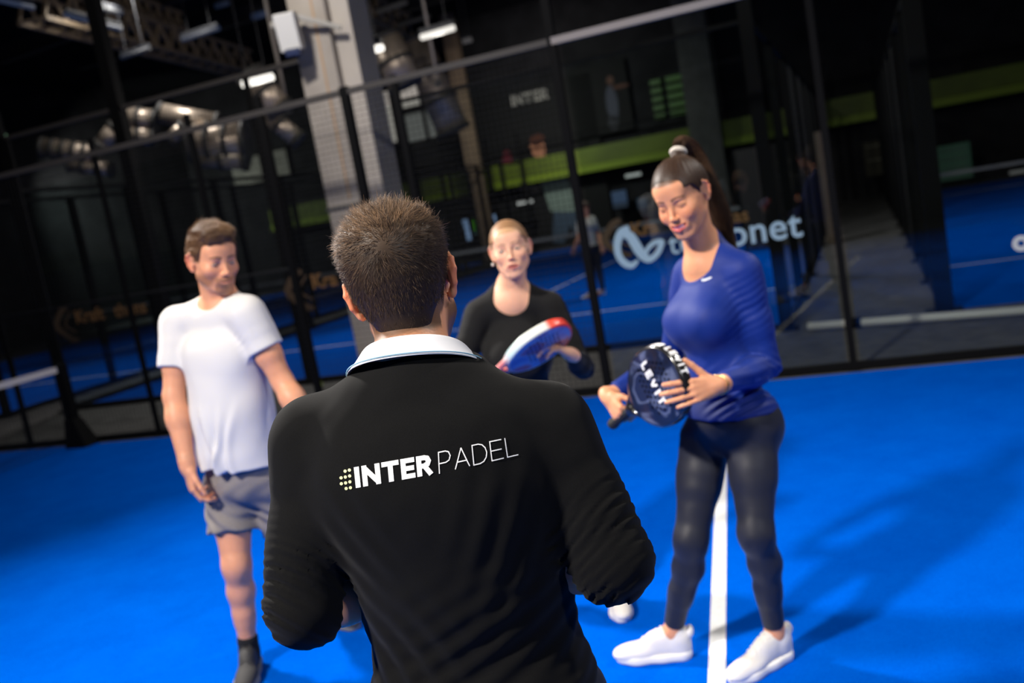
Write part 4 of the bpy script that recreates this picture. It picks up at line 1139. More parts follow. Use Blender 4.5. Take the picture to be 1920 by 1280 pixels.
    def cut(p):
        q = h.loc(p); x, y, z = np.abs(q[..., 0]), q[..., 1], q[..., 2]
        hl = np.where(y > .045, .072 - .030 * sm01(x, .02, .06), np.where(y > .005, .042 - .05 * sm01(.045 - y, 0, .04), np.where(y > -.03, -.008 - .025 * sm01(-y, -.01, .03), -.035 - .03 * sm01(-y, .03, .045))))
        earr = np.sqrt(((y + .010) / .022) ** 2 + ((z + .010) / .030) ** 2)
        return np.maximum(hl - z, np.where(x > .055, (1 - earr) * .02, -1))
    hp.append(func(cut, k=.004))
    hp += [h.e((0, -.082, .115), (.024, .022, .022), k=.014)]
    pony0 = h.p(0, -.088, .122)
    tie = np.array([0, -.082, .115])
    simple_hair('hair', root, h, hp, srgb(52, 34, 24), srgb(120, 88, 62), 15000, .022, .0003, lambda l: tie[None] - l, seed=31, lift=.03, disp=lambda p: .001 * np.sin(np.arctan2(h.loc(p)[..., 0], h.loc(p)[..., 1] + .08) * 46) * sm01(-h.loc(p)[..., 1], -.05, -.0), label='dark brown hair swept up smoothly')
    rg = np.random.default_rng(4); n = 5200
    # ponytail: rises, bends over and falls behind the shoulder
    ctrl = [h.p(0, -.090, .118), h.p(.0, -.118, .142), h.p(-.004, -.150, .120), h.p(-.008, -.166, .055)]
    ctrl += [W(1352, 400, 3.05), W(1362, 440, 3.04), W(1378, 478, 3.02)]
    ctrl = np.array(ctrl); rad = np.array([.012, .024, .032, .036, .033, .025, .010])
    tt = np.linspace(0, len(ctrl) - 1, 15); cp = []
    for x in tt:
        i = min(int(x), len(ctrl) - 2); u = x - i; p0, p1, p2, p3 = (ctrl[np.clip(i + j, 0, len(ctrl) - 1)] for j in (-1, 0, 1, 2))
        cp.append(.5 * ((2 * p1) + (-p0 + p2) * u + (2 * p0 - 5 * p1 + 4 * p2 - p3) * u * u + (-p0 + 3 * p1 - 3 * p2 + p3) * u ** 3))
    cp = np.array(cp); rd_ = np.interp(tt, np.arange(len(ctrl)), rad)
    T = np.gradient(cp, axis=0); T /= np.linalg.norm(T, axis=1, keepdims=True)
    A_ = np.cross(T, R[:, 0]); A_ /= np.linalg.norm(A_, axis=1, keepdims=True); B_ = np.cross(T, A_)
    an = rg.uniform(0, 2 * math.pi, n); rr = np.sqrt(rg.uniform(0, 1, n)); endk = rg.uniform(.72, 1.0, n)
    k = np.linspace(0, 1, 15)
    paths = np.empty((n, 15, 3))
    for j in range(15):
        # each strand ends a little early
        s_ = k[j] * endk * 14; i0 = np.minimum(s_.astype(int), 13); u = (s_ - i0)[:, None]
        c = cp[i0] * (1 - u) + cp[i0 + 1] * u; a1 = A_[i0] * (1 - u) + A_[i0 + 1] * u; b1 = B_[i0] * (1 - u) + B_[i0 + 1] * u; r1 = rd_[i0] * (1 - u[:, 0]) + rd_[i0 + 1] * u[:, 0]
        ang = an + .5 * np.sin(k[j] * 3 + an)
        paths[:, j] = c + (a1 * np.cos(ang)[:, None] * .8 + b1 * np.sin(ang)[:, None]) * (r1 * rr)[:, None]
    paths += np.cumsum(rg.normal(0, .0006, paths.shape), 1)
    V, Q = tubes(paths, np.linspace(1, .4, 15)[None] * np.full((n, 1), .0005), 3)
    tn = rg.uniform(0, 1, n) ** 1.5; cs = np.array(srgb(44, 28, 20))[None] * (1 - tn[:, None]) + np.array(srgb(112, 80, 54))[None] * tn[:, None]
    link('ponytail', mesh_np('ponytail', V, Q, cols=np.repeat(cs, 45, 0)), hair_mat('hair_shade'), root)['label'] = 'long dark brown ponytail'
    ring = [h.p(.0, -.088, .121) + (h.R @ rotm(0, 50, 0))[:, 0] * .020 * math.cos(b) + (h.R @ rotm(0, 50, 0))[:, 1] * .020 * math.sin(b) for b in np.linspace(0, 2 * math.pi, 30)]
    V, Q = tubes(np.array([ring]), np.full((1, 30), .0085), 8)
    link('hair_tie', mesh_np('hair_tie', V, Q), mat('pale_scrunchie', srgb(205, 196, 186), rough=.7, bump=(200, .5, .003)), root)
    rr_ = tag(empty('padel_racket', tuple(C)), 'dark blue and black padel racket with white lettering held by the smiling woman', 'racket')
    fm = racket_paint('dark', rr_)
    f = racket(rr_, C, a, w, fm, mat('black_gloss_rim', (.012, .012, .014), rough=.2, spec=.6, coat=.6), k=.98)
    white = mat('white_print', srgb(240, 240, 240), rough=.55, spec=.3)
    # lettering on the face (lying along the racket, top left to bottom right) and on the rim
    def flat(name, s, w_, gap, org, dx, dy, size, nrm, curved=None):
        wd, L = text_quads(s, w_, gap); V = []; Q = []
        for _, qs in L:
            for q in qs:
                for p in q:
                    V.append(f.p(*(np.array(org) + np.array(dx) * p[0] * size + np.array(dy) * p[1] * size + np.array(nrm))) if curved is None else curved(p[0] * size, p[1] * size))
                Q.append((len(V) - 4, len(V) - 3, len(V) - 2, len(V) - 1))
        return link(name, mesh_np(name, V, Q, smooth=False), white, rr_)
    flat('face_lettering', 'LEVIT', .22, .30, (.088, -.012, 0), (-1, 0, 0), (0, 1, 0), .034, (0, 0, .0196 * (1 if (f.R[:, 2] @ np.array([0, -1., 0])) > 0 else -1)))
    sgn = 1 if (f.R[:, 2] @ np.array([0, -1., 0])) > 0 else -1
    def onrim(x, y):
        # walk round the tip rim from the top edge
        th = math.radians(52) + x / .137 ; c, s_ = math.cos(th), math.sin(th)
        r = (abs(c) ** 2.25 + abs(s_) ** 2.25) ** (-1 / 2.25)
        return f.p(.128 * r * c * 1.012, .142 * r * s_ * 1.012, sgn * (.013 - y))
    if sgn: flat('rim_lettering', 'LEVIT', .24, .30, None, None, None, .026, None, curved=onrim)
    V, Q = [], []
    for th0, th1 in ((20, 44),):
        n_ = 10
        for i in range(n_ + 1):
            th = math.radians(th0 + (th1 - th0) * i / n_); c, s_ = math.cos(th), math.sin(th); r = (abs(c) ** 2.25 + abs(s_) ** 2.25) ** (-1 / 2.25)
            for z in (-.012, .014): V.append(f.p(.128 * r * c * 1.01, .142 * r * s_ * 1.01, z))
        Q += [(2 * i, 2 * i + 1, 2 * i + 3, 2 * i + 2) for i in range(n_)]
    link('rim_patch', mesh_np('rim_patch', V, Q), white, rr_)
# =========================================================================== plain solids
class MB:
    def __init__(s): s.V = []; s.F = []
    def add(s, V, Fq):
        o = len(s.V); s.V += [tuple(v) for v in V]; s.F += [tuple(i + o for i in f) for f in Fq]; return s
    def box(s, c, d, R=None, bev=0):
        c = np.asarray(c, float); hx, hy, hz = [x / 2 for x in d]; R = I3 if R is None else R
        V = [c + R @ np.array([x * hx, y * hy, z * hz]) for x in (-1, 1) for y in (-1, 1) for z in (-1, 1)]
        return s.add(V, [(0, 1, 3, 2), (4, 6, 7, 5), (0, 4, 5, 1), (2, 3, 7, 6), (0, 2, 6, 4), (1, 5, 7, 3)])
    def bar(s, a, b, w, h=None):
        a, b = np.asarray(a, float), np.asarray(b, float); h = w if h is None else h
        d = b - a; L = np.linalg.norm(d); d = d / L; up = np.array([0, 0, 1.]) if abs(d[2]) < .95 else np.array([CN[0], CN[1], 0])
        x = nz(np.cross(d, up)); z = np.cross(x, d)
        return s.box((a + b) / 2, (w, L, h), np.stack([x, d, z], 1))
    def tube(s, a, b, r, n=12, r2=None, cap=True):
        a, b = np.asarray(a, float), np.asarray(b, float); r2 = r if r2 is None else r2
        d = nz(b - a); up = np.array([0, 0, 1.]) if abs(d[2]) < .95 else np.array([1., 0, 0]); x = nz(np.cross(d, up)); z = np.cross(x, d)
        V = [p + rr * (x * math.cos(t) + z * math.sin(t)) for p, rr in ((a, r), (b, r2)) for t in [2 * math.pi * i / n for i in range(n)]]
        Fq = [(i, (i + 1) % n, n + (i + 1) % n, n + i) for i in range(n)]
        if cap: Fq += [tuple(range(n))[::-1], tuple(range(n, 2 * n))]
        return s.add(V, Fq)
    def build(s, name, material, parent=None, smooth=False, bevel=0):
        me = bpy.data.meshes.new(name); me.from_pydata([tuple(map(float, v)) for v in s.V], [], s.F); me.update()
        if smooth:
            for p in me.polygons: p.use_smooth = len(p.vertices) == 4
        o = link(name, me, material, parent)
        if bevel:
            b = o.modifiers.new('bevel', 'BEVEL'); b.width = bevel; b.segments = 2
        return o
RC = np.array([[CE[0], CN[0], 0], [CE[1], CN[1], 0], [0, 0, 1.]])        # court axes: x=u, y=v
def cbox(mb, u, v, z, du, dv, dz): return mb.box(C3(u, v, z), (du, dv, dz), RC)
def struct(o): o['kind'] = 'structure'; return o
def thing(name, u, v, z=0):
    return empty(name, tuple(C3(u, v, z)))
# --------------------------------------------------------------------------- materials
def turf_mat():
    m = mat('blue_turf', srgb(0, 90, 215), rough=1.0, spec=.0); nt = m.node_tree; L = nt.links; b = nt.nodes['Principled BSDF']
    tc = nt.nodes.new('ShaderNodeNewGeometry')
    n1 = nt.nodes.new('ShaderNodeTexNoise'); n1.inputs['Scale'].default_value = 3.2; n1.inputs['Detail'].default_value = 8; n1.inputs['Roughness'].default_value = .7
    n2 = nt.nodes.new('ShaderNodeTexNoise'); n2.inputs['Scale'].default_value = 160; n2.inputs['Detail'].default_value = 3
    L.new(tc.outputs['Position'], n1.inputs['Vector']); L.new(tc.outputs['Position'], n2.inputs['Vector'])
    ad = nt.nodes.new('ShaderNodeMath'); ad.operation = 'ADD'; L.new(n1.outputs['Fac'], ad.inputs[0]); L.new(n2.outputs['Fac'], ad.inputs[1])
    cr = nt.nodes.new('ShaderNodeValToRGB'); mr = nt.nodes.new('ShaderNodeMapRange'); mr.inputs['From Min'].default_value = .7; mr.inputs['From Max'].default_value = 1.3
    L.new(ad.outputs[0], mr.inputs['Value']); L.new(mr.outputs[0], cr.inputs[0])
    cr.color_ramp.elements[0].color = (*srgb(0, 76, 186), 1); cr.color_ramp.elements[1].color = (*srgb(0, 91, 206), 1)
    L.new(cr.outputs[0], b.inputs['Base Color'])
    bp = nt.nodes.new('ShaderNodeBump'); bp.inputs['Strength'].default_value = .5; bp.inputs['Distance'].default_value = .004
    L.new(n2.outputs['Fac'], bp.inputs['Height']); L.new(bp.outputs[0], b.inputs['Normal'])
    return m
def glass_mat():
    if 'court_glass' in MATS: return MATS['court_glass']
    m = bpy.data.materials.new('court_glass'); m.use_nodes = True; MATS['court_glass'] = m; nt = m.node_tree; L = nt.links
    nt.nodes.clear(); out = nt.nodes.new('ShaderNodeOutputMaterial')
    tr = nt.nodes.new('ShaderNodeBsdfTransparent'); tr.inputs[0].default_value = (.80, .86, .85, 1)
    gl = nt.nodes.new('ShaderNodeBsdfGlossy'); gl.inputs['Roughness'].default_value = .015; gl.inputs['Color'].default_value = (.9, .95, .95, 1)
    fr = nt.nodes.new('ShaderNodeFresnel'); fr.inputs['IOR'].default_value = 1.5
    mx = nt.nodes.new('ShaderNodeMixShader'); L.new(fr.outputs[0], mx.inputs[0]); L.new(tr.outputs[0], mx.inputs[1]); L.new(gl.outputs[0], mx.inputs[2]); L.new(mx.outputs[0], out.inputs[0])
    return m
BLACK = lambda: mat('black_steel', srgb(9, 9, 10), rough=.7, spec=.12)
GREYST = lambda: mat('galvanised_rail', srgb(120, 114, 112), rough=.45, metal=.4)
WIRE = lambda: mat('black_wire', srgb(14, 14, 15), rough=.6)
def lamp_mat(name, col, st): return mat(name, (.04, .04, .04), emit=(col, st))
# --------------------------------------------------------------------------- floor, walls, ceiling
def build_shell():
    mb = MB(); cbox(mb, 2, 6, -.05, 60, 50, .1)
    struct(mb.build('floor', mat('dark_concrete', srgb(92, 90, 90), rough=.85, spec=.2, var=(6, .25), bump=(60, .2, .003))))
    for n, (u0, u1, v0, v1) in enumerate(((-10.3, 10.0, -10.2, -.04), (-2.45, 6.98, 2.2, 22.0), (-13.4, -3.62, 2.2, 22.0), (8.42, 18.2, 2.2, 22.0))):
        mb = MB(); cbox(mb, (u0 + u1) / 2, (v0 + v1) / 2, .0, u1 - u0, v1 - v0, .008)
        t = struct(mb.build('court_turf', turf_mat()))
        white = mat('line_white', srgb(232, 234, 236), rough=.8, spec=.2, var=(60, .05))
        if n == 0:
            mb = MB(); p0 = G(1343, 1340); p1 = G(1352.5, 905); d = nz(p1 - p0)
            mb.bar(p0 - d * 3.2 + (0, 0, .005), p1 + d * 2.45 + (0, 0, .005), .058, .002)
            mb.build('court_line', white, t)
        else:
            for v in (5.25, 19.1):
                mb = MB(); cbox(mb, (u0 + u1) / 2, v, .005, u1 - u0, .05, .003); mb.build('court_line', white, t)
            mb = MB(); cbox(mb, (u0 + u1) / 2, 12.15, .005, .05, 13.8, .003); mb.build('court_line', white, t)
    dk = mat('hall_wall', srgb(40, 40, 42), rough=.9, spec=.1, var=(1.5, .3))
    mb = MB(); cbox(mb, 2, 23.8, 4, 64, .2, 8.4); struct(mb.build('wall_back', dk))
    mb = MB(); cbox(mb, -17, 6, 4, .2, 36, 8.4); struct(mb.build('wall_left', dk))
    mb = MB(); cbox(mb, 22, 6, 4, .2, 36, 8.4); struct(mb.build('wall_right', dk))
    mb = MB(); cbox(mb, 2, -12.5, 4, 40, .2, 8.4); struct(mb.build('wall_front', dk))
    mb = MB(); cbox(mb, 2, 6, 8.25, 60, 50, .1); struct(mb.build('ceiling', mat('ceiling_dark', srgb(30, 31, 34), rough=.9, spec=.1, var=(2, .3))))
    # olive green balcony fascia along the back wall
    t = thing('balcony', 2, 23, 2.3); tag(t, 'long olive green balcony front running along the far back wall', 'balcony')
    mb = MB(); cbox(mb, 4, 22.95, 2.82, 34, .25, .55); mb.build('fascia', mat('olive_green', srgb(92, 108, 14), rough=.6, var=(.8, .3)), t)
    mb = MB(); cbox(mb, 4, 22.9, 2.42, 34, .3, .22); mb.build('lower_strip', mat('olive_green_bright', srgb(124, 146, 22), rough=.6), t)
    mb = MB()
    for i in range(18): cbox(mb, -12 + i * 1.9, 22.95, 3.35, .05, .05, .5)
    cbox(mb, 4, 22.95, 3.6, 34, .06, .05); mb.build('railing', BLACK(), t)
# --------------------------------------------------------------------------- fences
def wires(u0, u1, v0, v1, z0, z1, step=.05, r=.0022):
    """square wire mesh between two points"""
    a = C3(u0, v0, 0); b = C3(u1, v1, 0); L = np.linalg.norm(b - a)
    paths = []
    nh = int((z1 - z0) / step); nv = int(L / step)
    for i in range(nh + 1): z = z0 + (z1 - z0) * i / nh; paths.append([a + (0, 0, z), b + (0, 0, z)])
    for i in range(nv + 1): p = a + (b - a) * i / nv; paths.append([p + (0, 0, z0), p + (0, 0, z1)])
    P = np.array(paths); return tubes(P, np.full((len(P), 2), r), 4)
def fence(label, pts, u0, v0, u1, v1, top, glass=None, mesh=None, rails=(), thick=(), w=.08, name='court_fence', base=True):
    """pts: list of (u,v) posts"""
    t = thing(name, u0, v0); tag(t, label, 'fence')
    for k, (u, v, ww, tp) in enumerate(pts):
        mb = MB(); cbox(mb, u, v, tp / 2 + .004, ww, ww * .8, tp)
        p = mb.build('post', BLACK(), t)
        mb = MB(); cbox(mb, u, v, .012, ww * 2, ww * 1.9, .016); mb.build('foot_plate', BLACK(), p)
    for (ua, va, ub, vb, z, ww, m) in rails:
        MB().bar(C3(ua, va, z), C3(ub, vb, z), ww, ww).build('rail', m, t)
    for (ua, va, ub, vb, z0, z1) in (glass or ()):
        a, b = C3(ua, va, z0), C3(ub, vb, z0); d = nz(b - a)
        a, b = a + d * .05, b - d * .05
        MB().add([a, b, b + (0, 0, z1 - z0), a + (0, 0, z1 - z0)], [(0, 1, 2, 3)]).build('glass_panel', glass_mat(), t)
    for (ua, va, ub, vb, z0, z1, stp, r) in (mesh or ()):
        V, Q = wires(ua, ub, va, vb, z0, z1, stp, r); link('wire_mesh', mesh_np('wire_mesh', V, Q, smooth=False), WIRE(), t)
    if base:
        MB().bar(C3(u0, v0, .035), C3(u1, v1, .035), .05, .062).build('base_rail', BLACK(), t)
    return t
def build_fences():
    P = [(-4.6, .05, .07, 3.0), (-2.7, .05, .07, 3.0), (-.82, .05, .05, 3.0), (.95, .05, .045, 3.0), (2.12, .05, .05, 3.0), (2.92, .05, .06, 3.0), (3.8, .05, .075, 2.9), (4.28, .05, .055, 2.9),
         (5.70, .05, .065, 4.1), (7.62, .05, .05, 2.88), (9.55, .05, .065, 2.9)]
    fence('near black side fence, wire mesh on the left and glass on the right', P, -8, .05, 9.6, .05, 3,
          glass=[(5.72, .05, 7.62, .05, .07, 2.84), (7.62, .05, 9.53, .05, .07, 2.84)],
          mesh=[(-8, .05, 5.68, .05, .05, 2.84, .05, .0021)],
          rails=[(-8, .05, 5.7, .05, 2.86, .05, BLACK() if False else mat('dark_rail', srgb(58, 54, 52), rough=.6)), (5.7, .05, 9.6, .05, 2.86, .055, mat('lit_rail', srgb(140, 132, 130), rough=.45)), (-8, .05, 2.9, .05, 1.45, .02, WIRE())])  # right half is a paler rail copy with its lighting put into the colour
    # front end of the neighbouring court
    P = [(u, 2.12, .06, 3.66 if i < 3 else (3.7 if i == 5 else 2.98)) for i, u in enumerate((-2.36, -.48, 1.42, 3.25, 5.1, 6.95))]
    P[1] = (-.48, 2.12, .16, 5.4)
    fence('glass end wall of the court behind, just beyond the near fence', P, -2.36, 2.12, 6.95, 2.12, 3.65,
          glass=[(a, 2.12, b, 2.12, .07, 2.95) for a, b in zip((-2.36, -.48, 1.42, 3.25, 5.1), (-.48, 1.42, 3.25, 5.1, 6.95))],
          mesh=[(-2.36, 2.12, 3.2, 2.12, 2.98, 3.62, .05, .0022)], rails=[(-2.36, 2.12, 3.2, 2.12, 3.65, .05, mat('dark_rail', srgb(70, 66, 64))), (3.2, 2.12, 6.95, 2.12, 2.97, .04, BLACK())])
    P = [(u, 2.12, .07, 3.66) for u in (-13.4, -11.5, -9.6, -7.7, -5.7, -3.62)]
    fence('glass end wall of the far left court', P, -13.4, 2.12, -3.62, 2.12, 3.65, glass=[(-9.6, 2.12, -7.7, 2.12, .07, 2.95), (-7.7, 2.12, -5.7, 2.12, .07, 2.95), (-5.7, 2.12, -3.62, 2.12, .07, 2.95)],
          mesh=[(-13.4, 2.12, -3.62, 2.12, 2.98, 3.62, .05, .0022)], rails=[(-13.4, 2.12, -3.62, 2.12, 3.65, .05, mat('dark_rail', srgb(70, 66, 64)))])
    # long sides running away from the viewer
    for (u, lab, ug) in ((-2.45, 'long side fence of the court behind, at its left edge', -1), (-3.58, 'long side fence of the far left court, beside the gap', -1), (7.0, 'long side fence of the court behind, at its right edge', 1), (8.40, 'long side fence of the right-hand court with dark posts', 1)):
        vs = (2.12, 4.15, 6.2, 8.2, 10.2, 12.1, 14.1, 16.1, 18.1, 20.1, 22.0)
        P = [(u, v, (.16 if (u > 8 and v < 3) else .10), (4.0 if v in (2.12, 22.0) else 3.0)) for v in vs]
        fence(lab, P, u, 2.12, u, 22, 3, glass=[(u, 2.12, u, 4.15, .07, 2.95), (u, 4.15, u, 6.2, .07, 1.95)], mesh=[(u, 6.2, u, 18.1, .05, 2.95, .10, .0035)],
              rails=[(u, 2.12, u, 22, 2.98, .05, BLACK())])
    # nets
    def net(label, u0, v0, u1, v1, posts, far=True):
        t = thing('padel_net', u0, v0); tag(t, label, 'net')
        V, Q = wires(u0, u1, v0, v1, .05, .80, .045, .0016); link('netting', mesh_np('netting', V, Q, smooth=False), WIRE(), t)
        MB().bar(C3(u0, v0, .83), C3(u1, v1, .83), .012, .06).build('white_band', mat('net_band_dim', srgb(112, 112, 112), rough=.8) if far else mat('net_band', srgb(222, 214, 212), rough=.8), t)  # far bands use a darker copy of the white, dimness put into the colour
        for (u, v) in posts:
            mb = MB(); cbox(mb, u, v, .44, .11, .09, .88)
            p = mb.build('post', BLACK(), t)
            b = C3(u, v, 0)
            mb = MB(); mb.add([b + RC @ np.array(q) for q in ((-.06, -.06, .30), (.06, -.06, .30), (.06, .06, .30), (-.06, .06, .30), (-.08, -.10, .008), (.20, -.10, .008), (.20, .10, .008), (-.08, .10, .008))], [(0, 1, 2, 3), (4, 7, 6, 5), (0, 4, 5, 1), (1, 5, 6, 2), (2, 6, 7, 3), (3, 7, 4, 0)])
            mb.build('flared_foot', BLACK(), p)
    net('padel net with a white top band beside the near fence at far left', 0, -.12, 0, -9.9, ((.0, -.09),), far=False)
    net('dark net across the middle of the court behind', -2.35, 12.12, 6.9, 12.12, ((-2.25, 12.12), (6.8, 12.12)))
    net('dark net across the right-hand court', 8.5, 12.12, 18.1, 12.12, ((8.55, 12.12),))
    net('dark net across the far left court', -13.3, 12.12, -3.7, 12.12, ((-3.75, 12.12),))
# --------------------------------------------------------------------------- signs on the glass
def text_obj(s, size, u, v, z, name, material, parent, bold=.0, space=1.0, shear=0):
    cu = bpy.data.curves.new('t', 'FONT'); cu.body = s; cu.size = size; cu.offset = bold; cu.space_character = space; cu.extrude = .001; cu.shear = shear
    o = bpy.data.objects.new('t', cu); COL.objects.link(o)
    bpy.context.view_layer.update()
    me = bpy.data.meshes.new_from_object(o.evaluated_get(bpy.context.evaluated_depsgraph_get())); bpy.data.objects.remove(o)
    # text x -> u, text y -> z
    A = Matrix(((CE[0], 0, -CN[0], 0), (CE[1], 0, -CN[1], 0), (0, 1, 0, 0), (0, 0, 0, 1)))
    me.transform(Matrix.Translation(Vector(C3(u, v, z))) @ A); me.name = name
    return link(name, me, material, parent)
def stroke(path, widths, name, material, parent, u, v, z, sc, closed=False):
    """flat ribbon of varying width in the u-z plane"""
    P = np.array(path, float)
    t = np.arange(len(P)); tt = np.linspace(0, len(P) - 1, (len(P) - 1) * 8 + 1); Q = []
    for x in tt:
        i = min(int(x), len(P) - 2); f = x - i; p0, p1, p2, p3 = (P[np.clip(i + j, 0, len(P) - 1)] for j in (-1, 0, 1, 2))
        Q.append(.5 * ((2 * p1) + (-p0 + p2) * f + (2 * p0 - 5 * p1 + 4 * p2 - p3) * f * f + (-p0 + 3 * p1 - 3 * p2 + p3) * f ** 3))
    Q = np.array(Q); W_ = np.interp(tt, t, widths); T = np.gradient(Q, axis=0); T /= np.linalg.norm(T, axis=1, keepdims=True) + 1e-9
    Nn = np.stack([-T[:, 1], T[:, 0]], 1) * W_[:, None] / 2
    V = []
    for k, (q, n) in enumerate(zip(Q, Nn)):
        for s in (1, -1):
            c = (q + s * n) * sc; V.append(C3(u + c[0], v - .00002 * k, z + c[1]))
    Fq = [(2 * i, 2 * i + 1, 2 * i + 3, 2 * i + 2) for i in range(len(Q) - 1)]
    return link(name, mesh_np(name, V, Fq, smooth=False), material, parent)
def build_signs():
    pb = mat('pale_blue_vinyl', srgb(150, 178, 190), rough=.6); gold = mat('gold_vinyl', srgb(128, 94, 60), rough=.7, spec=.2); gold2 = mat('dull_gold_vinyl', srgb(86, 70, 56), rough=.7, spec=.2)
    t = thing('glass_sign', 5.9, .03, .9); tag(t, 'pale blue looped logo and lettering on the near glass behind the smiling woman', 'sign')
    # loop logo
    path = [(.0, .10), (-.105, .015), (-.13, -.10), (-.085, -.215), (.0, -.255), (.075, -.20)]
    stroke([(.045, .165), (-.06, .13), (-.12, .02), (-.125, -.11), (-.07, -.21), (.01, -.245), (.085, -.20)], [.09, .10, .085, .08, .08, .07, .03], 'logo_loop', pb, t, 6.055, .025, 1.20, .70)
    stroke([(-.02, .155), (.06, .11), (.11, .0), (.16, -.12), (.225, -.225), (.29, -.285), (.37, -.27), (.46, -.20), (.52, -.10), (.535, -.045), (.45, -.035), (.34, -.09), (.27, -.17), (.235, -.22)], [.12, .15, .16, .16, .15, .11, .09, .085, .09, .09, .07, .07, .06, .03], 'logo_tail', pb, t, 6.055, .024, 1.20, .50)
    text_obj('te', .24, 6.375, .025, 1.07, 'lettering', pb, t, bold=.001)
    text_obj('pnet', .285, 6.84, .025, 1.062, 'lettering', pb, t, bold=.003, space=1.05)
    t = thing('round_sticker', 8.72, .03, 1.0); tag(t, 'small round white sticker on the near glass at the right edge', 'sticker')
    c = C3(8.80, .02, .79); V = [c + RC @ np.array([r * math.cos(a), 0, r * math.sin(a)]) for r in (.022, .055) for a in np.linspace(0, 2 * math.pi, 25)[:-1]]
    MB().add(V, [(i, (i + 1) % 24, 24 + (i + 1) % 24, 24 + i) for i in range(24)]).build('ring', mat('white_vinyl', srgb(205, 208, 205), rough=.6), t)
    def kraft(u, v, z, sc, label, second=True, words=('Kraft', 'thuns')):
        t = thing('glass_sign', u, v, z); tag(t, label, 'sign')
        stroke([(.42, .40), (.24, .34), (.02, .10), (.0, .0), (.05, -.10), (.34, -.34), (.55, -.40)], [.10, .16, .16, .17, .17, .15, .09], 'chevron_mark', gold2, t, u, v, z, sc)
        stroke([(.52, .30), (.34, .12), (.26, .0), (.34, -.08), (.56, -.22)], [.04, .05, .06, .05, .04], 'inner_chevron', gold2, t, u, v, z, sc)
        text_obj(words[0], .42 * sc, u + .60 * sc, v, z + .0 * sc, 'lettering', gold, t, bold=.006)
        if words[1]: text_obj(words[1], .42 * sc, u + 1.80 * sc, v, z + .0 * sc, 'lettering', gold, t, bold=.005)
        if second: text_obj('TRAINING PARTNER' if False else 'arena', .2 * sc, u + .75 * sc, v, z - .30 * sc, 'small_lettering', gold2, t)
    kraft(-2.24, 2.08, 1.15, .56, 'gold arrow logo and gold lettering on glass left of the man in white', second=False)
    kraft(1.42, 2.08, 1.12, .56, 'gold arrow logo on glass directly left of the concrete pillar', second=False, words=('Kra', ''))
    kraft(5.32, 2.08, 1.14, .46, 'gold lettering on glass right behind the pale blue loop logo', second=False, words=('Kra', ''))
    t = thing('glass_sign', 6.7, 2.08, 1.35); tag(t, 'short gold lettering on glass above the last pale blue letters', 'sign')
    text_obj('as', .19, 6.62, 2.08, 1.12, 'lettering', gold, t, bold=.004)
# --------------------------------------------------------------------------- pillar and what hangs on it
def build_pillars():
    conc = mat('pale_concrete', srgb(158, 150, 142), rough=.9, spec=.15, var=(3, .14), bump=(25, .2, .01))
    t = thing('concrete_pillar', 3.15, 1.05); tag(t, 'tall pale concrete pillar standing between the fences', 'pillar')
    mb = MB(); cbox(mb, 3.13, 1.05, 4.1, .40, .44, 8.2); mb.build('shaft', conc, t, bevel=.015)
    mb = MB(); cbox(mb, 3.43, 1.12, 4.1, .20, .40, 8.2); mb.build('pilaster', mat('pale_concrete_b', srgb(172, 164, 156), rough=.9, spec=.15, var=(3, .1)), t, bevel=.01)
    mb = MB(); cbox(mb, 3.13, 1.05, 1.93, .42, .46, .03); mb.build('joint_band', mat('dark_joint', srgb(70, 70, 72), rough=.8), t)
    mb = MB(); cbox(mb, 3.20, .828, 4.5, .02, .006, 5.0); mb.build('rust_streak', mat('rust_brown', srgb(168, 138, 108), rough=.9), t)
    b = thing('speaker_box', 3.04, .62, 3.6); tag(b, 'white box speaker on a bracket high on the concrete pillar', 'speaker')
    mb = MB(); R = RC @ rotm(18, 12, 0); mb.box(C3(3.04, .60, 3.60), (.20, .18, .34), R); mb.build('cabinet', mat('white_box', srgb(205, 203, 200), rough=.6), b, bevel=.012)
    mb = MB(); mb.box(C3(3.06, .58, 3.41), (.14, .12, .07), R); mb.build('base_cap', mat('navy_plastic', srgb(32, 44, 80), rough=.5), b, bevel=.01)
    mb = MB(); mb.bar(C3(3.10, .64, 3.74), C3(3.48, .80, 3.56), .05, .04); mb.bar(C3(2.86, .62, 3.70), C3(3.0, .62, 3.72), .05, .05)
    mb.build('bracket', mat('grey_bracket', srgb(150, 146, 140), rough=.6), b)
    for (u, v, w, label, col) in ((-8.8, 22.3, .9, 'pale column at the far left of the back wall', (150, 146, 140)), (3.5, 22.4, .95, 'grey concrete column in front of the far back wall', (92, 92, 88)), (7.22, 10.6, .22, 'slim brownish column between two courts, right of the lettering', (120, 108, 94)), (-3.9, 21.5, .45, 'brownish column beside the bright window', (132, 112, 92))):
        t = thing('hall_column', u, v); tag(t, label, 'column')
        h = 2.0 if v < 11 else 8.0
        mb = MB(); cbox(mb, u, v, h / 2, w, .3, h); mb.build('shaft', mat('column_%d' % col[0], srgb(*col), rough=.9, var=(3, .2)), t)
        mb = MB(); cbox(mb, u, v, .06, w + .06, .36, .12); mb.build('plinth', mat('column_%d' % col[0], srgb(*col)), t)
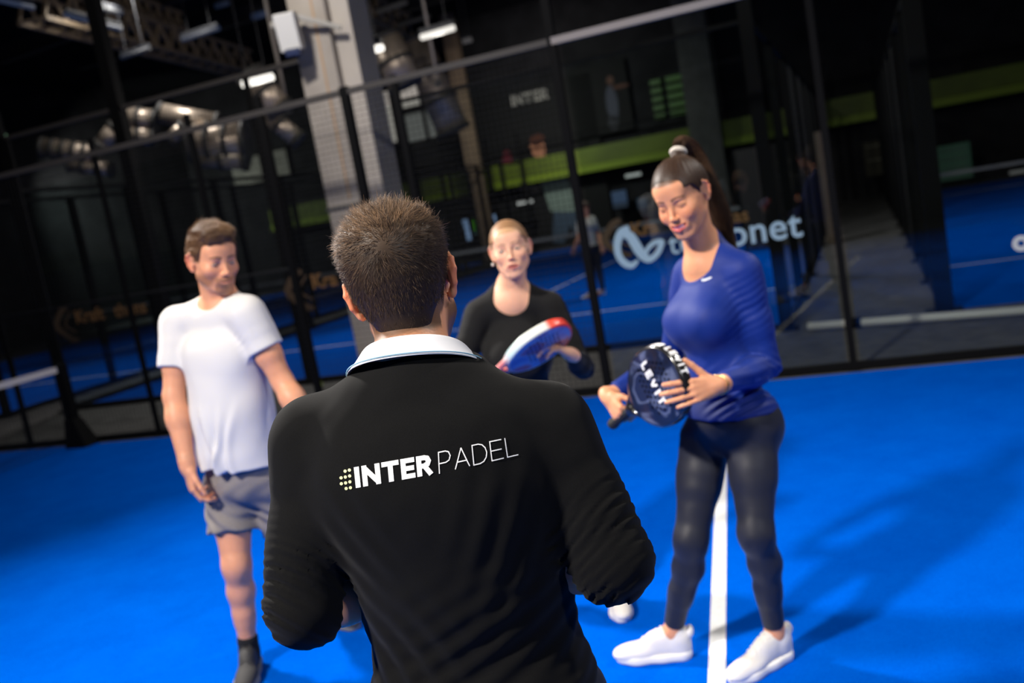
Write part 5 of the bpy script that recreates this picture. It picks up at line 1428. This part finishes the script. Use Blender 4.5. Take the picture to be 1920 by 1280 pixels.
# --------------------------------------------------------------------------- far wall furniture
def on(px, py, v):
    r = ray(px, py)[:2]; t = (v + CA @ CN) / (r @ CN); p = CAMP + ray(px, py) * t; d = p[:2] - CA
    return np.array([d @ CE, v, p[2]])
def quad_uv(name, pts, v, m, parent, dv=0):
    V = [C3(u, v + dv, z) for u, z in pts]
    return MB().add(V, [tuple(range(len(V)))]).build(name, m, parent)
def build_backwall():
    # lit upper window area
    t = thing('lit_window', -6.4, 23.6, 5.6); tag(t, 'bright upper window with dark bars seen past the concrete pillar', 'window')
    mb = MB(); cbox(mb, -8.1, 23.6, 5.55, 1.3, .06, 1.8); mb.build('pane', lamp_mat('window_glow', srgb(225, 215, 205), .75), t)
    mb = MB(); cbox(mb, -6.6, 23.6, 6.1, 1.3, .06, .7); mb.build('pane', lamp_mat('window_glow', srgb(225, 215, 205), .75), t)
    mb = MB(); cbox(mb, -6.15, 23.6, 5.0, 2.3, .06, .95); mb.build('lower_pane', lamp_mat('window_dim', srgb(190, 190, 185), .3), t)
    for (u, z, du, dz) in ((-7.38, 5.5, .18, 2.4), (-6.25, 5.3, .1, 1.8), (-6.2, 5.6, 2.3, .2), (-8.1, 5.45, .7, .12), (-7.75, 5.1, .1, 1.0), (-5.5, 5.0, .08, .9)):
        mb = MB(); cbox(mb, u, 23.5, z, du, .08, dz); mb.build('bar', BLACK(), t)
    mb = MB(); cbox(mb, -8.2, 23.48, 5.25, .4, .1, .35); mb.build('blind', mat('grey_blind', srgb(110, 104, 98), rough=.8), t)
    t = thing('lit_window', 2.3, 23.6, 4.2); tag(t, 'small window of glowing green slats above the olive balcony', 'window')
    for i in range(5):
        mb = MB(); cbox(mb, 1.97, 23.55, 4.75 - i * .27, .34, .05, .15); mb.build('slat', lamp_mat('green_glow', srgb(120, 190, 60), .12), t)
        mb = MB(); cbox(mb, 2.62, 23.55, 4.75 - i * .27, .62, .05, .17); mb.build('slat', lamp_mat('green_glow', srgb(120, 190, 60), .12), t)
    # banner with a player
    t = thing('wall_banner', -2.2, 23.5, 0); tag(t, 'large dark hanging banner showing a padel player', 'banner')
    mb = MB(); cbox(mb, -2.2, 23.5, 2.4, 4.2, .04, 6.2); mb.build('cloth', mat('banner_black', srgb(20, 20, 20), rough=.9), t)
    def ep(name, u, z, a, b, rot, col, n=20, k=1):
        V = []
        for i in range(n):
            th = 2 * math.pi * i / n; x, y = a * math.cos(th), b * math.sin(th); r = math.radians(rot)
            V.append((u + x * math.cos(r) - y * math.sin(r), z + x * math.sin(r) + y * math.cos(r)))
        quad_uv(name, V, 23.46 - k * .003, mat('banner_%d_%d_%d' % col, srgb(*col), rough=.9), t)
    ep('figure_head', -2.28, 3.45, .26, .36, 10, (196, 134, 104), k=2); ep('figure_hair', -2.26, 3.7, .27, .2, 10, (84, 48, 36), k=3); ep('figure_neck', -2.15, 3.02, .14, .25, 5, (170, 112, 92), k=1)
    quad_uv('figure_shirt', [(-2.55, 2.85), (-1.55, 2.8), (-1.25, 1.5), (-1.35, 1.1), (-2.2, 1.25), (-2.3, 1.9)], 23.448, mat('banner_shirt', srgb(134, 152, 142), rough=.9), t)
    quad_uv('figure_leg', [(-2.1, 1.25), (-1.3, 1.1), (-.95, .2), (-1.4, .1), (-1.6, .7), (-1.9, .1), (-2.3, .2)], 23.452, mat('banner_leg', srgb(72, 90, 110), rough=.9), t)
    ep('figure_arm', -2.9, 2.2, .5, .13, -18, (120, 112, 108), k=4); ep('figure_racket', -3.45, 3.2, .18, .38, -8, (110, 40, 52), k=2); ep('racket_handle', -3.6, 2.5, .07, .3, -8, (120, 56, 44), k=3)
    wl, L = text_quads('INTER', .22, .09); Q = []; V = []
    for _, qs in L:
        for q in qs:
            for p in q: V.append(C3(-2.95 + p[0] * .36, 23.44, 4.95 + p[1] * .36))
            Q.append((len(V) - 4, len(V) - 3, len(V) - 2, len(V) - 1))
    link('lettering', mesh_np('lettering', V, Q, smooth=False), mat('banner_white', srgb(170, 166, 160), rough=.9), t)
    t = thing('wall_banner', .0, 23.4, 4.0); tag(t, 'second dark banner showing a small light-clothed figure', 'banner')
    mb = MB(); cbox(mb, .15, 23.5, 4.55, 1.9, .04, 2.3); mb.build('cloth', mat('banner_black', srgb(20, 20, 20)), t)
    ep2 = lambda n, u, z, a, b, col: quad_uv(n, [(u + a * math.cos(x), z + b * math.sin(x)) for x in np.linspace(0, 2 * math.pi, 17)[:-1]], 23.45, mat('banner_%d_%d_%d' % col, srgb(*col), rough=.9), t)
    ep2('figure_head', .55, 5.1, .12, .15, (96, 70, 60)); ep2('figure_body', .5, 4.35, .2, .6, (74, 76, 88)); ep2('figure_arm', .85, 4.85, .3, .07, (90, 62, 52)); ep2('figure_leg', .45, 3.75, .18, .25, (60, 60, 66))
    # screens
    for (px0, py0, px1, py1, label, col, st, col2) in ((888, 412, 922, 436, 'small screen with a green picture behind the woman in black', (110, 225, 30), .9, (120, 170, 175)), (1146, 360, 1178, 388, 'small bluish screen left of the smiling woman', (90, 130, 190), .28, (80, 120, 170)), (1194, 372, 1216, 392, 'smaller bluish screen beside her forehead', (70, 110, 150), .2, (70, 110, 150))):
        a = on(px0, py0, 23.0); b = on(px1, py1, 23.0); u, z = (a[0] + b[0]) / 2, (a[2] + b[2]) / 2; w_, h_ = abs(b[0] - a[0]), abs(a[2] - b[2])
        t = thing('wall_screen', u, 23.0, z); tag(t, label, 'screen')
        mb = MB(); cbox(mb, u, 23.05, z, w_ + .1, .08, h_ + .1); mb.build('housing', BLACK(), t)
        mb = MB(); cbox(mb, u, 22.99, z + h_ * .15, w_, .02, h_ * .7); mb.build('picture', lamp_mat('screen_%d' % px0, srgb(*col), st), t)
        mb = MB(); cbox(mb, u, 22.985, z - h_ * .35, w_, .02, h_ * .22); mb.build('lower_strip', lamp_mat('screen_low_%d' % px0, srgb(*col2), st * .5), t)
    for (px0, py0, px1, py1, label) in ((871, 412, 881, 450, 'upright bluish light strip left of the green screen'), (928, 402, 937, 424, 'short bluish light strip right of the green screen')):
        a = on(px0, py0, 23.0); b = on(px1, py1, 23.0)
        t = thing('light_strip', a[0], 23.0, a[2]); tag(t, label, 'light')
        MB().bar(C3(a[0], 23, a[2]), C3(b[0], 23, b[2]), .16, .05).build('diffuser', lamp_mat('strip_blue', srgb(150, 180, 225), .75), t)
        mb = MB(); cbox(mb, (a[0] + b[0]) / 2, 23.1, (a[2] + b[2]) / 2, .3, .06, abs(a[2] - b[2]) + .2); mb.build('backing', BLACK(), t)
    for (px, py, w_, label, st) in ((984, 379, .55, 'small white lamp glowing on the player banner', 1.0), (1187, 328, .5, 'small white lamp glowing under the olive balcony', .8), (1908, 322, .4, 'dim small lamp at the far right', .15)):
        a = on(px, py, 22.4); t = thing('small_lamp', a[0], 22.4, a[2]); tag(t, label, 'lamp')
        mb = MB(); cbox(mb, a[0], 22.4, a[2], w_, .05, .09); mb.build('tube', lamp_mat('small_lamp_glow_%d' % px, srgb(240, 238, 235), st), t)
        mb = MB(); cbox(mb, a[0], 22.44, a[2] + .07, w_ * 1.05, .08, .05); mb.build('housing', BLACK(), t)
    # right-hand back: dark panels, notice, greenish window
    t = thing('dark_screen', 6.2, 10.4); tag(t, 'dark standing windscreen panel behind the pale blue lettering', 'screen')
    mb = MB(); cbox(mb, 6.2, 11.2, 1.0, 1.2, .04, 1.9); mb.build('panel', mat('dark_sheet', srgb(34, 30, 28), rough=.9), t)
    for du in (-.6, .6): mb = MB(); cbox(mb, 6.2 + du, 11.2, .95, .05, .06, 1.9); mb.build('leg', BLACK(), t)
    for (px0, py0, px1, py1, label, col, name, rows) in ((1693, 305, 1736, 375, 'pale notice board beyond the right-hand court', (96, 96, 104), 'notice_board', 5), (1768, 280, 1830, 330, 'greenish lit window beyond the right-hand court', (46, 72, 58), 'lit_window', 3), (1625, 262, 1672, 330, 'dim olive panel beyond the right-hand court', (60, 56, 36), 'panel_or_lit_wall', 2)):
        a = on(px0, py1, 21.0); b = on(px1, py0, 21.0); u, z = (a[0] + b[0]) / 2, (a[2] + b[2]) / 2
        t = thing(name, u, 22.4, z); tag(t, label, 'panel' if rows != 3 else 'window')
        mb = MB(); cbox(mb, u, 22.4, max(z, .6), abs(b[0] - a[0]), .05, max(1.0, abs(b[2] - a[2]))); mb.build('face', mat(name + '_face', srgb(*col), rough=.7, emit=(srgb(*col), .35) if rows == 3 else None), t)
        for i in range(rows):
            mb = MB(); cbox(mb, u, 22.36, max(z, .6) + .35 - i * .8 / rows, abs(b[0] - a[0]) * .8, .02, .05); mb.build('line', mat(name + '_line', srgb(*(min(255, c + 60) for c in col)), rough=.7), t)
# --------------------------------------------------------------------------- roof: trusses, ducts, lamps
def build_roof():
    steel = mat('warm_steel', srgb(150, 130, 104), rough=.6, var=(8, .3)); dkst = mat('dark_steel', srgb(40, 40, 44), rough=.6); duct = mat('duct_metal', srgb(176, 160, 144), rough=.35, metal=.55, var=(5, .2))
    def truss(label, pa, pb, z, h, n, wd=.5):
        a, b = G(*pa, z), G(*pb, z); t = empty('roof_truss', tuple(a)); tag(t, label, 'truss')
        d = nz(b - a); side = nz(np.cross(d, (0, 0, 1.)))
        for s in (-1, 1):
            for zz in (0, h): MB().bar(a + side * s * wd / 2 + (0, 0, zz), b + side * s * wd / 2 + (0, 0, zz), .08, .08).build('chord', steel, t)
            mb = MB()
            for i in range(n):
                p = a + (b - a) * i / n; q = a + (b - a) * (i + 1) / n; m = (p + q) / 2
                o = side * s * wd / 2
                mb.bar(p + o, m + o + (0, 0, h), .045); mb.bar(m + o + (0, 0, h), q + o, .045)
            mb.build('web', steel, t)
        mb = MB()
        for i in range(n + 1):
            p = a + (b - a) * i / n; q = a + (b - a) * min(i + 1, n) / n; mb.bar(p - side * wd / 2, p + side * wd / 2, .05)
            if i < n: mb.bar(p + side * wd / 2, q - side * wd / 2, .03)
        mb.build('cross_bars', steel, t)
    truss('lattice roof truss crossing the upper left', (60, 38), (462, 140), 6.2, .55, 14)
    truss('second lattice roof truss above the first', (165, 18), (330, 70), 6.9, .5, 8)
    truss('short lattice truss right of the concrete pillar', (640, 20), (760, 75), 6.6, .6, 6)
    # beams
    for k, (pa, pb, z, label) in enumerate((((0, 120), (420, -30), 7.4, 'dark roof beam nearest the top left corner'), ((150, 130), (640, -10), 7.6, 'dark roof beam left of the pillar'), ((640, 60), (1020, -60), 7.6, 'dark roof beam above the near rail'), ((1050, 70), (1500, -60), 7.8, 'dark roof beam above the glass'))):
        a, b = G(*pa, z), G(*pb, z); t = empty('roof_beam', tuple(a)); tag(t, label, 'beam')
        MB().bar(a, b, .22, .03).build('flange', dkst, t); MB().bar(a + (0, 0, .2), b + (0, 0, .2), .03, .4).build('web', dkst, t)
    # battens
    L = [((-10, -2), (62, 14), 5.6, .05, 'blue', .10, 'dim bluish ceiling batten in the top left corner'), ((122, 28), (226, 54), 5.8, .05, 'blue', .11, 'long dim bluish ceiling batten, upper left'), ((186, 14), (228, 24), 6.4, .05, 'blue', .06, 'short dim bluish batten above the long one'),
         ((342, 74), (410, 52), 5.9, .05, 'blue', .09, 'dim bluish ceiling batten left of the pillar'), ((474, 32), (502, 24), 6.3, .06, 'blue', .08, 'short bluish batten just left of the pillar'), ((228, 108), (280, 90), 5.6, .04, 'blue', .04, 'faint bluish batten under the lattice truss'), ((405, 12), (428, 5), 7.0, .05, 'blue', .04, 'faint bluish batten at the top edge'),
         ((696, 26), (762, 4), 6.8, .05, 'grey', .05, 'grey unlit batten right of the pillar top'), ((730, 52), (806, 30), 6.8, .04, 'grey', .03, 'faint unlit batten above the white lamps'),  # unlit battens carry a faint emission standing for light they catch
         ((455, 158), (511, 144), 4.1, .07, 'white', 3.2, 'bright white batten lamp left of the pillar'), ((668, 102), (717, 89), 4.2, .07, 'white', 3.2, 'bright white batten lamp right of the pillar'), ((790, 70), (851, 52), 4.4, .06, 'white', 1.6, 'white batten lamp hanging furthest right'), ((-6, 260), (10, 257), 4.6, .06, 'green', 1.2, 'small greenish lamp at the left edge'), ((868, 78), (884, 74), 5.4, .05, 'grey', .2, 'tiny dim lamp beyond the hanging lamps')]
    for (pa, pb, z, w_, kind, st, label) in L:
        a, b = G(*pa, z), G(*pb, z); t = empty('ceiling_light', tuple(a)); tag(t, label, 'ceiling light')
        sc_ = np.linalg.norm(a - CAMP) / 18
        col = {'blue': srgb(110, 145, 215), 'grey': srgb(170, 165, 165), 'white': srgb(255, 250, 240), 'green': srgb(180, 235, 190)}[kind]
        MB().tube(a, b, w_ * sc_ * .9, 10).build('diffuser', lamp_mat('batten_%s_%g' % (kind, st), col, st), t, smooth=True)
        MB().bar(a + (0, 0, w_ * 1.5), b + (0, 0, w_ * 1.5), w_ * 1.6, .05).build('housing', mat('batten_housing', srgb(34, 36, 42), rough=.6), t)
        mb = MB()
        for f in (.2, .8): p = a + (b - a) * f; mb.bar(p + (0, 0, w_ * 1.5), (p[0], p[1], 8.2), .012)
        mb.build('hanger', dkst, t)
        if kind == 'white':
            d_ = bpy.data.lights.new('batten_glow', 'POINT'); d_.shadow_soft_size = .12; d_.energy = 70; d_.color = (1, .93, .84)
            lo = bpy.data.objects.new('batten_glow', d_); COL.objects.link(lo); lo.location = (a + b) / 2 - np.array([0, 0, .25])
    # ducts: (pixel a, pixel b, distance, radius)
    D = [((80, 276), (182, 288), 19, .19, 'ribbed air duct at far left, lowest row', 5), ((232, 218), (292, 226), 18.5, .20, 'pale air duct section left of the dark posts', 2), ((236, 250), (290, 256), 18.5, .18, 'lower pale air duct section', 2), ((300, 212), (410, 232), 18, .19, 'long bright air duct above the near rail', 1), ((190, 272), (216, 238), 18.5, .15, 'slanting air duct branch', 1), ((320, 262), (344, 238), 17.5, .12, 'small bright duct elbow piece', 1),
         ((360, 268), (462, 262), 17.5, .34, 'wide round duct bundle behind the near rail', 3), ((372, 292), (462, 296), 17.5, .22, 'lower duct of the bundle', 2), ((130, 308), (210, 318), 19, .14, 'faint ribbed duct under the lowest row', 3), ((470, 140), (525, 205), 16.5, .24, 'round duct slanting down left of the pillar', 2), ((720, 70), (760, 160), 19, .34, 'brownish duct dropping right of the pillar', 2), ((775, 75), (850, 245), 22, .38, 'tall grey duct dropping toward the bright window', 3), ((490, 205), (560, 262), 17, .16, 'small duct by the hanging rods', 2)]
    for (pa, pb, Y, r, label, nr) in D:
        a, b = W(*pa, Y), W(*pb, Y); t = empty('air_duct', tuple(a)); tag(t, label, 'duct')
        MB().tube(a, b, r, 18).build('pipe', duct, t, smooth=True)
        for i in range(nr + 1):
            p = a + (b - a) * (i + .02) / (nr + .04); d = nz(b - a)
            MB().tube(p - d * .04, p + d * .04, r * 1.12, 18).build('flange', mat('duct_flange', srgb(50, 48, 46), rough=.6), t, smooth=True)
    for (px, py0, py1, Y, label) in ((698, 104, 165, 17, 'thin pale hanging rod below the middle lamp'), (808, 78, 150, 18, 'thin pale hanging rod below the right lamp'), (530, 150, 200, 17, 'thin hanging rod left of the pillar')):
        a, b = W(px, py0, Y), W(px + (py1 - py0) * .17, py1, Y); t = empty('hanging_rod', tuple(a)); tag(t, label, 'rod')
        a = np.array([b[0], b[1], 8.2]); MB().tube(a, b, .03, 8).build('rod', mat('rod_grey', srgb(150, 140, 130), rough=.5), t, smooth=True); MB().tube(b, b + nz(b - a) * .12, .07, 8).build('hook_block', dkst, t)
# --------------------------------------------------------------------------- loose things
def build_lit_wall():  # added boards whose paler colour stands for lit parts of the back wall
    for (px0, py0, px1, py1, label, col) in ((62, 350, 196, 520, 'grey-green board added for the lit back wall behind the fence at far left', (66, 70, 60)), (212, 330, 262, 520, 'narrow grey-green board added for lit wall left of the man in white', (70, 72, 62)), (300, 330, 345, 460, 'dim board added for lit wall above the head of the man in white', (60, 60, 56)), (404, 300, 520, 330, 'faint pale board added for lit wall behind the mesh', (70, 68, 64))):
        a = on(px0, py0, 22.6); b = on(px1, py1, 22.6)
        u0, u1 = min(a[0], b[0]), max(a[0], b[0]); z1, z0 = max(a[2], b[2]), max(.0, min(a[2], b[2]))
        t = thing('panel_or_lit_wall', (u0 + u1) / 2, 23.5, z0); tag(t, label, 'panel')
        mb = MB(); cbox(mb, (u0 + u1) / 2, 23.5, (z0 + z1) / 2, u1 - u0, .08, z1 - z0); mb.build('board', mat('panel_%d_%d' % col[:2], srgb(*[min(255, c * 2) for c in col]), rough=.9, var=(2, .3)), t)
        mb = MB(); cbox(mb, (u0 + u1) / 2, 23.44, z1, u1 - u0 + .1, .06, .1); mb.build('top_edge', BLACK(), t)
def build_loose():
    p = C3(1.79, 2.13 - .35, .034); bu, bq = bmesh_uv(20, 12)
    tag(link('padel_ball', mesh_np('padel_ball', bu * .033 + p, bq), mat('ball_felt', srgb(170, 190, 90), rough=.95)), 'yellow-green padel ball on the floor beyond the near fence', 'ball')
    a, b = C3(7.2, 1.9, .05), C3(9.6, 1.35, .05); t = empty('floor_pole', tuple(a)); tag(t, 'long white pole lying on the grey floor behind the glass', 'pole')
    MB().tube(a, b, .036, 12).build('tube', mat('pole_white', srgb(215, 212, 208), rough=.6), t, smooth=True)
    d = nz(b - a); c = a + d * .42
    MB().tube(c - d * .07, c + d * .07, .05, 12).build('black_clamp', BLACK(), t, smooth=True)
def build_far_person():
    """someone in a pale shirt on the court behind"""
    f = G(1122, 556); Y = f[1]
    root = person('distant person in a pale shirt and dark trousers beyond the near glass', f[0], f[1])
    base = W(1122, 556, Y); top = W(1094, 378, Y); H_ = top[2]
    k = H_ / 1.75; x, y = f[0], f[1]
    P = lambda a, b, c: np.array([x + a * k, y + b * k, c * k])
    h = Fr(P(0, -.02, 1.63), rotm(120), k)
    SR, SL = P(-.12, -.12, 1.40), P(.12, .12, 1.40); N, H = P(0, 0, 1.46), P(0, 0, .93)
    tp, R = torso_prims(N, H, SR - SL, SL, SR, k=k * .92)
    body = head_prims(h) + neck_prims(h, N) + tp
    ER, WR_ = P(-.20, -.20, 1.12), P(-.30, -.12, .95); EL, WL_ = P(.20, .18, 1.12), P(.20, .06, .90)
    for E, S, Wr in ((ER, SR, WR_), (EL, SL, WL_)): body += arm_prims(S, E, Wr, k=k) + hand_prims(Wr, nz(Wr - E), (0, 1, 0), 1, k=k)
    legs = []
    for s in (-1, 1):
        Hj, K, A = P(s * .08, s * .06, .88), P(s * .09, s * .08 - .02, .48), P(s * .11, s * .10, .09)
        legs.append((Hj, K, A)); body += leg_prims(Hj, K, A, k=k) + [cone(A, A + np.array([-.1, -.05, -.05]) * k, .034 * k, .03 * k, .02)]
    V, Q = field_mesh(body, .008); link('body', mesh_np('body', V, Q, cols=paint_head(V, h, srgb(200, 140, 112), scalp=srgb(60, 42, 32), scalpz=(.06, 0, -.06))), skin_mat(), root)
    g = torso_prims(N, H, SR - SL, SL, SR, k=k * .92, inf=.014)[0] + [sleeve(S, E, E, ('u', .7), inf=.014, k=k, only_upper=True) for S, E in ((SR, ER), (SL, EL))] + [plane(P(0, 0, .86), (0, 0, -1)), cone(N + (0, 0, .03), N + (0, 0, .2), .07, .07, .006, op=-1)]
    garment('shirt', g, mat('pale_shirt', srgb(170, 165, 160), rough=.9), root, vox=.008)
    g = [c for l in legs for c in leg_prims(*l, k=k, inf=.016)] + [ell(H, (.17 * k, .14 * k, .13 * k), k=.03), plane(P(0, 0, .95), (0, 0, 1)), plane(P(0, 0, .1), (0, 0, -1))]
    garment('trousers', g, mat('dark_trousers', srgb(40, 36, 40), rough=.9), root, vox=.008)
    for (_, _, A) in legs: shoe('shoe', Fr((A[0] + .04 * k, A[1] + .02 * k, .004), rotm(65), k * .95), root, None)
    V, Q = field_mesh([h.e((0, -.014, .04), (.0775, .098, .084), inf=.008), func(lambda p: np.maximum(-h.loc(p)[..., 2] - .02 + .09 * sm01(h.loc(p)[..., 1], .02, .07), -1))], .008)
    link('hair', mesh_np('hair', V, Q), mat('far_hair', srgb(60, 42, 32), rough=.7), root)
# =========================================================================== build everything
if want('env'):
    build_shell(); build_fences(); build_pillars(); build_backwall(); build_roof(); build_signs(); build_lit_wall(); build_loose()
elif ONLY: build_shell()
for k_, f_ in (('coach', build_coach), ('man', build_man), ('woman', build_woman), ('girl', build_girl), ('far', build_far_person)):
    if want(k_): f_()
